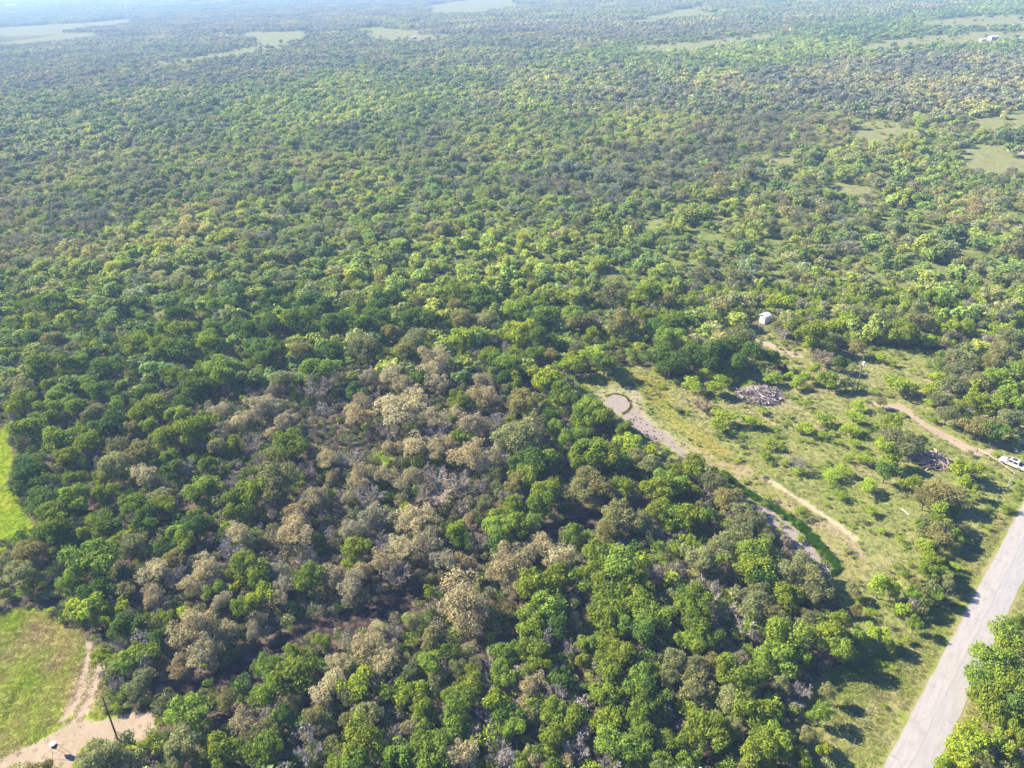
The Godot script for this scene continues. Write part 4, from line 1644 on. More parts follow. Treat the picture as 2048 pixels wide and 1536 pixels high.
func in_opening(p: Vector2) -> bool:
	var q := p + Vector2(wood_noise.get_noise_2d(p.x * 2.0, p.y * 2.0), wood_noise.get_noise_2d(p.x * 2.0 + 400.0, p.y * 2.0)) * minf(60.0, -p.y * 0.022)
	for o in openings:
		if Geometry2D.is_point_in_polygon(q, o) or Geometry2D.is_point_in_polygon(q * 1.03, o):
			return rng.randf() > 0.05
	return false


func crowded(p: Vector2, r: float) -> bool:
	for e in tree_list:
		if absf(e[1].x - p.x) < 9.0 and e[1].distance_to(p) < e[2] * 0.8 + r * 0.6:
			return true
	return false


func scatter(called: String, mesh: Mesh, places: Array, mat: Material, parent: Node) -> MultiMeshInstance3D:
	var mm := MultiMesh.new()
	mm.transform_format = MultiMesh.TRANSFORM_3D
	mm.use_colors = true
	mm.mesh = mesh
	mm.instance_count = places.size()
	for i in places.size():
		mm.set_instance_transform(i, places[i][0])
		mm.set_instance_color(i, places[i][1])
	var o := MultiMeshInstance3D.new()
	o.name = called
	o.multimesh = mm
	o.material_override = mat
	parent.add_child(o, true)
	o.set_meta("kind", "stuff")
	return o


func stuff(called: String, label: String, category: String) -> Node3D:
	var o := Node3D.new()
	o.name = numbered(called)
	add_child(o)
	tag(o, label, category, "", "stuff")
	return o


func build_far_woods() -> void:
	zone(-176.6, -259.6, "GGGDLO")
	zone(-83.6, -274.2, "DDDGGO")
	zone(-3, -270.2, "DDGGGL")
	zone(45.9, -264.5, "GGLLD")
	zone(93.2, -259, "OLGOL")
	zone(165.6, -250.6, "OOGGDL")
	zone(-223.8, -348.3, "OOBBGL")
	zone(-128.4, -358.7, "OLOLGB")
	zone(-2.4, -340.9, "LLLGO")
	zone(71.1, -346.4, "LLGGOO")
	zone(157.1, -318.4, "OOGBL")
	zone(228.5, -323.3, "OBGO")
	zone(-298.9, -489.6, "GOOBL")
	zone(-167.7, -493.3, "OGOGLB")
	zone(-1.5, -462.8, "GOL")
	zone(66.1, -392.9, "BBOO")
	zone(193.4, -403.5, "OGOGDL")
	zone(199.5, -496.3, "OOBBG")
	zone(252.3, -362.6, "DGDB")
	zone(315.1, -688.6, "BBOB")
	zone(102.5, -785.8, "OOGB")
	zone(-146.9, -758.5, "GGLO")
	zone(-161.8, -611.1, "LGLO")
	zone(-380.7, -733, "GDOO")
	zone(-465.8, -1055.3, "BBOD")
	zone(-72.6, -1218.7, "OBOD")
	zone(259.3, -1009.2, "LLGG")
	zone(272.9, -1424.5, "BBO")
	zone(700.6, -1229.3, "DDG")
	zone(-1921.4, -3541.1, "DOO")
	zone(-545.2, -2262.6, "BBO")
	zone(10.6, -2084, "BOO")
	zone(532.6, -1690.2, "OODB")
	zone(55.4, -562.6, "GOGOL")
	zone(175.6, -670.4, "OBOD")
	zone(-41.2, -371.6, "LLGO")
	zone(-149.4, -287.2, "GGOL")

	var green := leaf_material(Color.WHITE, 0.7)
	var low := []
	var scrub := [[], [], [], []]
	var near := {"mid": [], "feather": [], "sparse": []}
	for style in near:
		for i in crowns[style].size():
			near[style].append([])
	for i in 8:
		low.append([])
	var step := 5.3
	var z := -40.0
	while z > -1500.0:
		var s := step if z > -700.0 else step * 1.25
		var half := -z * 0.86 + 60.0
		var x := -half
		while x < half:
			var p := Vector2(x + rng.randf_range(-0.45, 0.45) * s, z + rng.randf_range(-0.45, 0.45) * s)
			x += s
			if inside(p, NEAR_WOOD) and (p.y > -185.0 or crowded(p, 2.2) or Rect2(77, -229, 16, 32).has_point(p)):
				continue
			if absf(road_side(p)) < 8.0 or in_opening(p) or inside(p, CLEARING) or inside(p, GREENFIELD) or inside(p, HAYFIELD) or inside(p, MUDHALO):
				continue
			if p.y > -160 and p.x < -100 - (p.y + 100) * -0.3:
				if p.x > -170 and p.y > -175:
					continue
			var kind := kind_at(p)
			var gap := wood_noise.get_noise_2d(p.x * 2.3 + 300.0, p.y * 2.3)
			if p.x > 60.0 and p.y > -345.0 and p.y < -185.0 and p.x < 260.0 and rng.randf() < 0.24:
				continue
			if p.length() < 650.0:
				for k in 4:
					var q2 := p + Vector2(rng.randf_range(-2.8, 2.8), rng.randf_range(-2.8, 2.8))
					var rs := rng.randf_range(0.6, 1.6)
					scrub[rng.randi() % 4].append([Transform3D(Basis(Vector3.UP, rng.randf() * TAU).scaled(Vector3(rs, rs * rng.randf_range(0.5, 1.0), rs)), Vector3(q2.x, -0.3 * rs, q2.y)), tone("SGLO"[rng.randi() % 4], 0.3)])
			if rng.randf() < clampf((gap - (-0.10 if kind == "L" else 0.10)) * 2.4, 0.08, 0.72):
				continue
			var d := p.length()
			var r := lerpf(1.5, 4.7, pow(rng.randf(), 1.25)) * (0.85 if kind == "L" else 1.0)
			var h := (1.45 * r + 1.9) * rng.randf_range(0.7, 1.25)
			if d > 700.0:
				r *= 1.2
			var b := Basis(Vector3.UP, rng.randf() * TAU).scaled(Vector3(r * rng.randf_range(0.8, 1.25), h / 2.1, r * rng.randf_range(0.8, 1.25)))
			var row := [Transform3D(b, Vector3(p.x, -0.25 * h / 2.1, p.y)), stand(p, tone(kind, 0.25 if d < 450.0 else 0.15))]
			if d < 620.0:
				var style := "sparse" if kind == "B" else ("feather" if kind in "OL" else "mid")
				near[style][rng.randi() % near[style].size()].append(row)
			else:
				low[rng.randi() % 8].append(row)
		z -= s
	var wood := stuff("woodland", "mixed green and grey woodland stretching beyond the clearing", "woodland")
	for i in 8:
		scatter("tree_crowns", crowns.low[i], low[i], green, wood)
	for style in near:
		for i in near[style].size():
			scatter("tree_crowns", crowns[style][i], near[style][i], green, wood)
	for i in 4:
		scatter("shrubs", crowns.brush[i], scrub[i], green, wood)
	# far out: patches of a few dozen crowns each
	var shapes := []
	for i in 6:
		shapes.append(patch_mesh(40 + i))
	var far := []
	for i in 6:
		far.append([])
	z = -1480.0
	while z > -11500.0:
		var s := 34.0 if z > -3600.0 else 85.0
		var half := -z * 0.86 + 60.0
		var x := -half
		while x < half:
			var p := Vector2(x + rng.randf_range(-0.3, 0.3) * s, z + rng.randf_range(-0.3, 0.3) * s)
			x += s
			if in_opening(p) or in_opening(p + Vector2(14, 10)) or in_opening(p + Vector2(-14, 10)):
				continue
			if wood_noise.get_noise_2d(p.x * 0.22, p.y * 0.22) > 0.32:
				continue
			var c := stand(p, tone(kind_at(p)).lerp(tone(kind_at(p)), 0.5))
			var k := s / 34.0
			far[rng.randi() % 6].append([Transform3D(Basis(Vector3.UP, rng.randf() * TAU).scaled(Vector3(k, minf(k, 1.4) * rng.randf_range(0.85, 1.2), k)), Vector3(p.x, 0, p.y)), c])
		z -= s
	var haze_wood := stuff("distant_woodland", "distant woodland fading into blue haze", "woodland")
	for i in 6:
		scatter("tree_crowns", shapes[i], far[i], green, haze_wood)


func patch_mesh(seed_: int) -> ArrayMesh:
	var r := RandomNumberGenerator.new()
	r.seed = seed_
	var pos := PackedVector3Array()
	var col := PackedColorArray()
	for i in 30:
		var c := Vector3(r.randf_range(-20, 20), 0, r.randf_range(-20, 20))
		var rad := r.randf_range(2.6, 5.0)
		var h := r.randf_range(5.5, 9.5)
		var lum := r.randf_range(0.65, 1.35)
		for k in 46:
			var d := Vector3(r.randfn(), r.randfn() + 0.5, r.randfn()).normalized()
			var p := c + Vector3(0, h * 0.58, 0) + d * Vector3(rad, h * 0.40, rad) * r.randf_range(0.8, 1.08)
			var nrm := (d + Vector3(r.randfn(), r.randfn(), r.randfn()) * 0.35).normalized()
			var t_ := nrm.cross(Vector3(r.randfn(), r.randfn(), r.randfn())).normalized()
			var b := nrm.cross(t_)
			var s := r.randf_range(0.8, 1.7)
			var k2 := lum * r.randf_range(0.8, 1.2)
			var q := [p - t_ * s, p - b * s * 0.7, p + t_ * s, p + b * s * 0.7]
			for j in [0, 1, 2, 0, 2, 3]:
				pos.append(q[j])
				col.append(Color(k2, k2, k2))
	return coloured(pos, col)


func build_undergrowth() -> void:
	var mat := leaf_material(Color.WHITE, 0.3)
	var rows := [[], [], [], []]
	var sticks := []
	var z := -56.0
	while z > -282.0:
		var half := -z * 0.86 + 30.0
		var x := -half
		while x < half:
			var p := Vector2(x + rng.randf_range(-0.9, 0.9), z + rng.randf_range(-0.9, 0.9))
			x += 1.55
			if not inside(p, NEAR_WOOD) or Rect2(78, -224, 14, 30).has_point(p) or absf(road_side(p)) < 9.0 or inside(p, CLEARING) or inside(p, GREENFIELD) or inside(p, HAYFIELD) or (inside(p, GULLY) and rng.randf() > 0.02) or inside(p, DARKGAP) or inside(p, VERGE) or inside(p, FARVERGE) or inside(p, MUDHALO):
				continue
			var n := wood_noise.get_noise_2d(p.x * 3.0, p.y * 3.0)
			if rng.randf() < 0.14 + n * 0.4:
				if rng.randf() < 0.35:
					var yaw := Basis(Vector3.UP, rng.randf() * TAU) * Basis(Vector3.RIGHT, rng.randf_range(-0.25, 0.5))
					sticks.append([Transform3D(yaw.scaled_local(Vector3(1, 1, rng.randf_range(0.6, 1.6))), Vector3(p.x, rng.randf_range(0.1, 0.6), p.y)), Color(0.27, 0.24, 0.23) * rng.randf_range(0.6, 1.5)])
				continue
			var r := rng.randf_range(0.7, 1.45)
			var h := rng.randf_range(1.0, 3.0)
			if rng.randf() < 0.16:
				r = rng.randf_range(1.1, 2.0)
				h = rng.randf_range(3.0, 5.0)
			var c: Color = [TONE.O, TONE.O, TONE.G, TONE.D, TONE.G, TONE.L, TONE.B, TONE.P, TONE.O][rng.randi() % 9]
			c = c * rng.randf_range(0.75, 1.15)
			if inside(p, TAN_BELT) and rng.randf() < 0.6:
				c = [TONE.M, TONE.T, TONE.O, TONE.M, TONE.P][rng.randi() % 5] * rng.randf_range(0.55, 0.9)
			if p.y < -200.0 and rng.randf() < 0.6:
				c = TONE.L * rng.randf_range(0.7, 1.1)
			rows[rng.randi() % 4].append([Transform3D(Basis(Vector3.UP, rng.randf() * TAU).scaled(Vector3(r, h / 2.0, r)), Vector3(p.x, -0.2, p.y)), c])
		z -= 1.55
	var o := stuff("undergrowth", "low scrub, vines and saplings filling the wood under the trees", "undergrowth")
	for i in 4:
		scatter("shrubs", crowns.brush[i], rows[i], mat, o)
	var st := start()
	tube(st, [Vector3(0, 0, -1.5), Vector3(0.15, 0.1, -0.3), Vector3(-0.05, 0.0, 1.5)], [0.09, 0.07, 0.02], 4)
	tube(st, [Vector3(0.1, 0.08, -0.2), Vector3(0.5, 0.35, 0.7)], [0.04, 0.01], 3)
	tube(st, [Vector3(0.02, 0.05, 0.4), Vector3(-0.5, 0.25, 1.1)], [0.035, 0.01], 3)
	scatter("dead_branches", finish(st), sticks, leaf_material(Color.WHITE, 0.0), o)


func tuft(seed_: int, blades: int, r0: float, h: float) -> ArrayMesh:
	var r := RandomNumberGenerator.new()
	r.seed = seed_
	var pos := PackedVector3Array()
	var col := PackedColorArray()
	for i in blades:
		var a := r.randf() * TAU
		var p := Vector3(cos(a), 0, sin(a)) * r0 * sqrt(r.randf())
		var lean := Vector3(r.randfn(), 0, r.randfn()) * 0.12
		var side := Vector3(cos(a * 3.1), 0, sin(a * 3.1)) * r.randf_range(0.03, 0.07)
		var k := r.randf_range(0.75, 1.25)
		for v in [p - side, p + side, p + lean + Vector3.UP * h * r.randf_range(0.5, 1.2)]:
			pos.append(v)
			col.append(Color(k * r.randf_range(0.95, 1.08), k, k * 0.95))
	return coloured(pos, col)


func build_grass() -> void:
	var mat := leaf_material(Color.WHITE, 0.7)
	var bare: Array = [MUDTAIL, MUDPOOL, MUDRING, FEEDERDIRT, DIRTROAD, OLDTRACK, SANDTRACK] + ruts()
	var patches := FastNoiseLite.new()
	patches.seed = 77
	patches.frequency = 0.06
	var spots := [
		["clearing_grass", "short yellow-green grass and weeds over the clearing", CLEARING, 0.58, Color(0.165, 0.222, 0.042), Color(0.250, 0.245, 0.100), 1.0],
		["verge_grass", "rough grass on the verge between wood and road", VERGE, 0.5, Color(0.157, 0.204, 0.036), Color(0.236, 0.226, 0.089), 1.2],
		["verge_grass", "grass along the far verge of the road", FARVERGE, 0.55, Color(0.157, 0.204, 0.036), Color(0.236, 0.226, 0.089), 1.2],
		["field_grass", "even vivid grass of the green field", GREENFIELD, 0.5, Color(0.190, 0.265, 0.012), Color(0.270, 0.300, 0.022), 0.7],
		["hay_grass", "tall patchy grass of the hay field", HAYFIELD, 0.36, Color(0.175, 0.255, 0.016), Color(0.275, 0.225, 0.092), 0.7],
	]
	var shape := [tuft(1, 30, 0.46, 0.10), tuft(2, 26, 0.52, 0.08), tuft(3, 30, 0.40, 0.15)]
	for s in spots:
		var rows := [[], [], []]
		var box := Rect2(s[2][0], Vector2.ZERO)
		for p in s[2]:
			box = box.expand(p)
		var step: float = s[3]
		var z := box.position.y
		while z < box.end.y:
			var x := box.position.x
			while x < box.end.x:
				var p := Vector2(x + rng.randf_range(-0.5, 0.5) * step, z + rng.randf_range(-0.5, 0.5) * step)
				x += step
				if absf(road_side(p)) < 3.5 or not inside(p, s[2]):
					continue
				var on_bare := false
				for b in bare:
					if inside(p, b):
						on_bare = true
						break
				if on_bare and rng.randf() > 0.04:
					continue
				var n := patches.get_noise_2dv(p)
				var dry := inside(p, TAN_BANK)
				if (dry and rng.randf() < 0.5) or (inside(p, MUDHALO) and rng.randf() < 0.72):
					continue
				if rng.randf() < 0.18 + 0.25 * n:
					continue
				var tall := 1.0 + 0.8 * maxf(0.0, patches.get_noise_2d(p.x * 2.0, p.y * 2.0 + 500.0))
				var k := rng.randf_range(0.7, 1.35)
				var c: Color = s[4].lerp(s[5], clampf(0.5 + n * 1.6 + rng.randf_range(-0.3, 0.3), 0.0, 1.0)) * rng.randf_range(0.8, 1.15)
				if dry:
					c = c.lerp(Color(0.285, 0.225, 0.120), 0.75)
				rows[rng.randi() % 3].append([Transform3D(Basis(Vector3.UP, rng.randf() * TAU).scaled(Vector3(k, k * tall * s[6], k)), Vector3(p.x, 0.0, p.y)), c])
			z += step
		var o := stuff(s[0], s[1], "grass")
		for i in 3:
			scatter("tufts", shape[i], rows[i], mat, o)
	# weeds and little bushes dotted over the clearing
	var weeds := [[], []]
	for i in 5200:
		var p := Vector2(rng.randf_range(17, 140), rng.randf_range(-216, -74))
		if not inside(p, CLEARING) or inside(p, MUDHALO) or inside(p, DIRTROAD) or inside(p, SANDTRACK) or absf(road_side(p)) < 4.0:
			continue
		if patches.get_noise_2d(p.x * 1.5, p.y * 1.5 - 200.0) < -0.05:
			continue
		var r := rng.randf_range(0.3, 0.7) if rng.randf() < 0.8 else rng.randf_range(0.7, 1.25)
		var c: Color = [TONE.S, TONE.S, TONE.G, TONE.O][rng.randi() % 4] * rng.randf_range(0.8, 1.1)
		weeds[rng.randi() % 2].append([Transform3D(Basis(Vector3.UP, rng.randf() * TAU).scaled(Vector3(r, r * rng.randf_range(0.35, 1.05), r)), Vector3(p.x, -r * 0.2, p.y)), c])
	var w := stuff("weeds", "knee-high weeds dotted through the clearing's grass", "weeds")
	for i in 2:
		scatter("weed_clumps", crowns.brush[i], weeds[i], mat, w)


func build_reeds() -> void:
	var mat := leaf_material(Color.WHITE, 0.7)
	var line := [Vector2(50.2, -139.5), Vector2(52.3, -133.8), Vector2(54.6, -129.9), Vector2(57.2, -126.8), Vector2(59.5, -123.6), Vector2(61.2, -120.2), Vector2(62.3, -116.6), Vector2(63.1, -112.9), Vector2(63.6, -109.6), Vector2(63.6, -106.9), Vector2(62.3, -105.8), Vector2(60.5, -106.4), Vector2(58.9, -108.3)]
	var rows := []
	for i in line.size() - 1:
		var wide := lerpf(0.5, 0.95, clampf(i / 8.0, 0.0, 1.0))
		if i > 9:
			wide = 1.0
		for k in 260:
			var p: Vector2 = line[i].lerp(line[i + 1], rng.randf())
			p += Vector2(clampf(rng.randfn() * 0.5, -1.5, 1.5), clampf(rng.randfn() * 0.5, -1.5, 1.5)) * wide
			if inside(p, MUDPOOL) and rng.randf() < 0.8:
				continue
			if wood_noise.get_noise_2d(p.x * 14.0, p.y * 14.0) > 0.28 and rng.randf() < 0.8:
				continue
			var s := rng.randf_range(0.8, 1.5)
			rows.append([Transform3D(Basis(Vector3.UP, rng.randf() * TAU).scaled(Vector3(s, s * 1.2, s)), Vector3(p.x, 0, p.y)), Color(0.062, 0.160, 0.018) * rng.randf_range(0.45, 1.4)])
	var o := stuff("reeds", "dense dark green reeds rimming the long mud pool", "reeds")
	scatter("tufts", tuft(61, 40, 0.36, 0.42), rows, mat, o)
	var ring := []
	for i in 130:
		var a := rng.randf_range(-2.3, 1.4)
		var p := Vector2(29.4 + cos(a) * 3.75 * rng.randf_range(0.93, 1.08), -173.4 + sin(a) * 5.3 * rng.randf_range(0.95, 1.06))
		var s := rng.randf_range(0.5, 1.0)
		ring.append([Transform3D(Basis(Vector3.UP, rng.randf() * TAU).scaled(Vector3(s, s * 0.9, s)), Vector3(p.x, 0, p.y)), Color(0.110, 0.125, 0.045) * rng.randf_range(0.7, 1.4)])
	var o2 := stuff("island_grass", "thin dark grass ring round the pale mud island", "grass")
	scatter("tufts", tuft(62, 26, 0.34, 0.35), ring, mat, o2)
	# clods and dead tufts on the drying mud
	var clods := []
	for i in 900:
		var p := Vector2(rng.randf_range(22, 64), rng.randf_range(-186, -106))
		if inside(p, MUDRING) or not (inside(p, MUDHALO) or inside(p, MUDTAIL)):
			continue
		var s := rng.randf_range(0.12, 0.4)
		clods.append([Transform3D(Basis(Vector3.UP, rng.randf() * TAU).scaled(Vector3(s, s * 0.5, s)), Vector3(p.x, -s * 0.25, p.y)), Color(0.20, 0.17, 0.11) * rng.randf_range(0.5, 1.3)])
	var o3 := stuff("clods", "small clods and dead weeds scattered on the drying mud", "clods")
	scatter("clumps", crowns.brush[2], clods, leaf_material(Color.WHITE, 0.0), o3)


# ---------------------------------------------------------------- built things
func build_things() -> void:
	build_truck()
	build_shed()
	build_tractor()
	build_poles()
	build_feeder()
	build_log_pile(Vector2(69.8, -174.0), 6.9, 5.2, 1.9, 0.15, 150, 901, "big heap of grey weathered logs and brush in the clearing", plain(Color(0.185, 0.152, 0.152), 0.9))
	build_log_pile(Vector2(101.2, -140.6), 3.9, 4.0, 1.6, 0.5, 70, 902, "smaller heap of bleached tan logs under the dome-shaped tree", plain(Color(0.245, 0.185, 0.155), 0.9))
	build_fences()
	build_far_buildings()
	var st := start()
	tube(st, [Vector3(-1.1, 0.08, 0), Vector3(1.1, 0.08, 0)], [0.075, 0.075], 8)
	tag(put("white_pipe", finish(st), plain(Color(0.5, 0.5, 0.49), 0.6), self, Vector3(85.8, 0.02, -122.7), Vector3(0, -1.27, 0)), "white plastic pipe lying alone on the grass of the clearing", "pipe")
	st = start()
	block(st, Vector3(-1.1, 0.0, -0.35), Vector3(1.1, 0.12, 0.35), 0.02)
	tag(put("pale_board", finish(st), plain(Color(0.42, 0.38, 0.33), 0.9), self, Vector3(79.2, 0.25, -186.2), Vector3(0, 0.2, 0)), "weathered pale board lying among shrubs before the red tractor", "board")
	for f in [[30.6, -118.6, 0.9, "bleached fallen log lying in the dark gap under the oaks"], [32.6, -117.4, 1.15, "thinner bleached log fallen beside the first in the dark gap"]]:
		st = start()
		tube(st, [Vector3(0, 0.2, -2.6), Vector3(0.15, 0.25, 0), Vector3(-0.1, 0.45, 2.6)], [0.17, 0.14, 0.05], 6)
		tag(put(numbered("fallen_log"), finish(st), plain(Color(0.36, 0.33, 0.31), 0.9), self, Vector3(f[0], 0.05, f[1]), Vector3(0, f[2], 0)), f[3], "log", "fallen logs in the wood")


func build_log_pile(at: Vector2, a: float, b: float, h: float, turn: float, n: int, seed_: int, label: String, mat: StandardMaterial3D) -> void:
	var r := RandomNumberGenerator.new()
	r.seed = seed_
	var o := thing("log_pile", label, "log pile", Vector3(at.x, 0, at.y), turn)
	var shapes := []
	for i in 6:
		var st := start()
		var l := r.randf_range(1.0, 1.9)
		var bow := r.randf_range(-0.25, 0.25)
		tube(st, [Vector3(0, 0, -l), Vector3(bow, 0.08, -l * 0.3), Vector3(bow * 0.8, -0.04, l * 0.4), Vector3(-bow, 0.1, l)], [0.17, 0.15, 0.12, 0.06], 6)
		if i % 2 == 0:
			tube(st, [Vector3(bow, 0.05, 0.0), Vector3(bow + 0.5, 0.3, 0.7)], [0.08, 0.02], 4)
		shapes.append(finish(st))
	var mats := [mat]
	for k: float in [0.72, 1.3]:
		var c: Color = mat.albedo_color.srgb_to_linear() * k
		mats.append(plain(c, 0.9))
	for i in n:
		var rho := sqrt(r.randf()) * 0.95
		var ang := r.randf() * TAU
		var x := cos(ang) * rho * a
		var z := sin(ang) * rho * b
		var top := h * (1.0 - rho * rho) * r.randf_range(0.55, 1.0) + 0.15
		var m := put("log", shapes[r.randi() % 6], mats[r.randi() % 3], o, Vector3(x, top, z), Vector3(r.randf_range(-0.28, 0.28), r.randf() * TAU, 0))
		var k := r.randf_range(0.6, 1.1)
		m.scale = Vector3(k, k, r.randf_range(0.6, 1.15))
	var pos := PackedVector3Array()
	var col := PackedColorArray()
	for i in n * 14:
		var rho := sqrt(r.randf()) * 1.04
		var ang := r.randf() * TAU
		var p := Vector3(cos(ang) * rho * a, maxf(0.05, h * (1.0 - rho * rho) * r.randf_range(0.3, 1.12)), sin(ang) * rho * b)
		var d := Vector3(r.randfn(), r.randfn() * 0.35, r.randfn()).normalized() * r.randf_range(0.5, 1.4)
		var side := d.cross(Vector3(r.randfn(), r.randfn(), r.randfn())).normalized() * r.randf_range(0.03, 0.06)
		var k := r.randf_range(0.55, 1.5)
		for v in [p - side, p + side, p + d]:
			pos.append(v)
			col.append(Color(k, k, k))
	var tm := leaf_material(mat.albedo_color.srgb_to_linear() * 0.9, 0.0)
	put("brushwood", coloured(pos, col), tm, o).set_meta("kind", "stuff")


func build_truck() -> void:
	var fwd := Vector2(-0.587, -0.81)
	var c := Vector2(117.95, -137.05) + Vector2(0.81, -0.586) * 0.85
	var o := thing("pickup_truck", "white four-door pickup truck parked on the grass by the gate", "pickup truck", Vector3(c.x, 0.02, c.y), atan2(-fwd.x, -fwd.y))
	var white := plain(Color(0.31, 0.31, 0.31), 0.35)
	white.clearcoat_enabled = true
	white.clearcoat = 0.6
	var dark := plain(Color(0.02, 0.022, 0.026), 0.25)
	var black := plain(Color(0.025, 0.025, 0.025), 0.85)
	var chrome := plain(Color(0.6, 0.6, 0.62), 0.3, 0.9)
	var liner := plain(Color(0.035, 0.037, 0.045), 0.8)
	# body up to the belt line: stations from nose to the back of the cab
	var st := start()
	var rings := []
	for s in [[-2.80, 0.78, 0.50, 0.90], [-2.68, 0.90, 0.42, 1.04], [-2.3, 0.95, 0.38, 1.12], [-1.5, 0.97, 0.36, 1.20], [-1.3, 0.97, 0.36, 1.22], [1.5, 0.97, 0.36, 1.22]]:
		rings.append([Vector3(-s[1] + 0.06, s[2], s[0]), Vector3(s[1] - 0.06, s[2], s[0]), Vector3(s[1], s[2] + 0.10, s[0]), Vector3(s[1], s[3] - 0.14, s[0]), Vector3(s[1] - 0.12, s[3], s[0]), Vector3(-s[1] + 0.12, s[3], s[0]), Vector3(-s[1], s[3] - 0.14, s[0]), Vector3(-s[1], s[2] + 0.10, s[0])])
	loft(st, rings)
	put("body", finish(st), white, o)
	st = start()
	var low := [Vector3(-0.92, 1.2, -1.4), Vector3(0.92, 1.2, -1.4), Vector3(0.92, 1.2, 1.5), Vector3(-0.92, 1.2, 1.5)]
	var mid := [Vector3(-0.8, 1.88, -0.72), Vector3(0.8, 1.88, -0.72), Vector3(0.8, 1.88, 1.38), Vector3(-0.8, 1.88, 1.38)]
	var top := [Vector3(-0.7, 1.95, -0.55), Vector3(0.7, 1.95, -0.55), Vector3(0.7, 1.95, 1.25), Vector3(-0.7, 1.95, 1.25)]
	loft(st, [low, mid, top])
	put("cab", finish(st), white, o)
	put("windshield", pane(low[0].lerp(low[1], 0.06), low[1].lerp(low[0], 0.06), mid[1].lerp(mid[0], 0.05), mid[0].lerp(mid[1], 0.05)), dark, o)
	put("rear_window", pane(low[2].lerp(low[3], 0.12), low[3].lerp(low[2], 0.12), mid[3].lerp(mid[2], 0.1), mid[2].lerp(mid[3], 0.1)), dark, o)
	for s in [0, 1]:
		var lf: Vector3 = low[0] if s == 0 else low[1]
		var lb: Vector3 = low[3] if s == 0 else low[2]
		var mf: Vector3 = mid[0] if s == 0 else mid[1]
		var mb: Vector3 = mid[3] if s == 0 else mid[2]
		for w in [[0.10, 0.47], [0.53, 0.90]]:
			var a := lf.lerp(lb, w[0]).lerp(mf.lerp(mb, w[0]), 0.10)
			var b := lf.lerp(lb, w[1]).lerp(mf.lerp(mb, w[1]), 0.10)
			var e := lf.lerp(lb, w[1]).lerp(mf.lerp(mb, w[1]), 0.88)
			var f := lf.lerp(lb, w[0]).lerp(mf.lerp(mb, w[0]), 0.88)
			put("side_window", pane(b, a, f, e) if s == 0 else pane(a, b, e, f), dark, o)
		st = start()
		block(st, Vector3(-1.16 if s == 0 else 0.97, 1.16, -1.18), Vector3(-0.97 if s == 0 else 1.16, 1.36, -1.08), 0.03)
		put("mirror", finish(st), white, o)
		st = start()
		block(st, Vector3(-0.90 if s == 0 else 0.58, 0.72, -2.80), Vector3(-0.58 if s == 0 else 0.90, 0.92, -2.66), 0.03)
		put("headlight", finish(st), plain(Color(0.55, 0.57, 0.6), 0.2), o)
		for hz in [-0.05, 1.1]:
			st = start()
			block(st, Vector3(-0.995 if s == 0 else 0.965, 1.0, hz - 0.1), Vector3(-0.965 if s == 0 else 0.995, 1.035, hz + 0.1), 0.008)
			put("door_handle", finish(st), chrome, o)
		st = start()
		block(st, Vector3(-0.97 if s == 0 else 0.87, 0.50, 1.52), Vector3(-0.87 if s == 0 else 0.97, 1.22, 2.95), 0.03)
		put("bed_side", finish(st), white, o)
		st = start()
		block(st, Vector3(-0.96 if s == 0 else 0.80, 0.85, 2.93), Vector3(-0.80 if s == 0 else 0.96, 1.12, 2.99), 0.02)
		put("tail_light", finish(st), plain(Color(0.4, 0.02, 0.02), 0.3), o)
	st = start()
	block(st, Vector3(-0.50, 1.952, -0.30), Vector3(0.50, 1.966, 0.75), 0.01)
	put("sunroof", finish(st), dark, o)
	st = start()
	block(st, Vector3(-0.87, 0.45, 1.52), Vector3(0.87, 0.74, 2.87), 0.01)
	put("bed_floor", finish(st), liner, o)
	st = start()
	block(st, Vector3(-0.86, 1.14, 2.1), Vector3(0.86, 1.20, 2.9), 0.02)
	put("bed_cover", finish(st), plain(Color(0.16, 0.18, 0.21), 0.7), o)
	st = start()
	block(st, Vector3(-0.87, 0.55, 2.88), Vector3(0.87, 1.20, 2.95), 0.02)
	put("tailgate", finish(st), white, o)
	st = start()
	block(st, Vector3(-0.94, 0.42, 2.96), Vector3(0.94, 0.60, 3.08), 0.03)
	put("bumper", finish(st), chrome, o)
	st = start()
	block(st, Vector3(-0.92, 0.42, -2.90), Vector3(0.92, 0.62, -2.74), 0.03)
	put("bumper", finish(st), chrome, o)
	st = start()
	block(st, Vector3(-0.55, 0.66, -2.84), Vector3(0.55, 0.93, -2.74), 0.02)
	put("grille", finish(st), black, o)
	for w in [[-0.9, -1.75], [0.9, -1.75], [-0.9, 1.80], [0.9, 1.80]]:
		wheel(o, Vector3(w[0], 0.39, w[1]), 0.39, 0.26, black, chrome)


func wheel(parent: Node, at: Vector3, r: float, wide: float, rubber: Material, rim_mat: Material) -> void:
	var st := start()
	lathe(st, [Vector2(r * 0.6, -wide / 2), Vector2(r * 0.92, -wide / 2), Vector2(r, -wide / 2 + 0.04), Vector2(r, wide / 2 - 0.04), Vector2(r * 0.92, wide / 2), Vector2(r * 0.6, wide / 2)], Vector3.ZERO, 18)
	var w := put("wheel", finish(st), rubber, parent, at, Vector3(0, 0, PI / 2))
	st = start()
	lathe(st, [Vector2(r * 0.56, -wide / 2 - 0.015), Vector2(r * 0.62, -wide / 2 + 0.02), Vector2(r * 0.62, wide / 2 - 0.02), Vector2(r * 0.56, wide / 2 + 0.015)], Vector3.ZERO, 14)
	put("rim", finish(st), rim_mat, w)


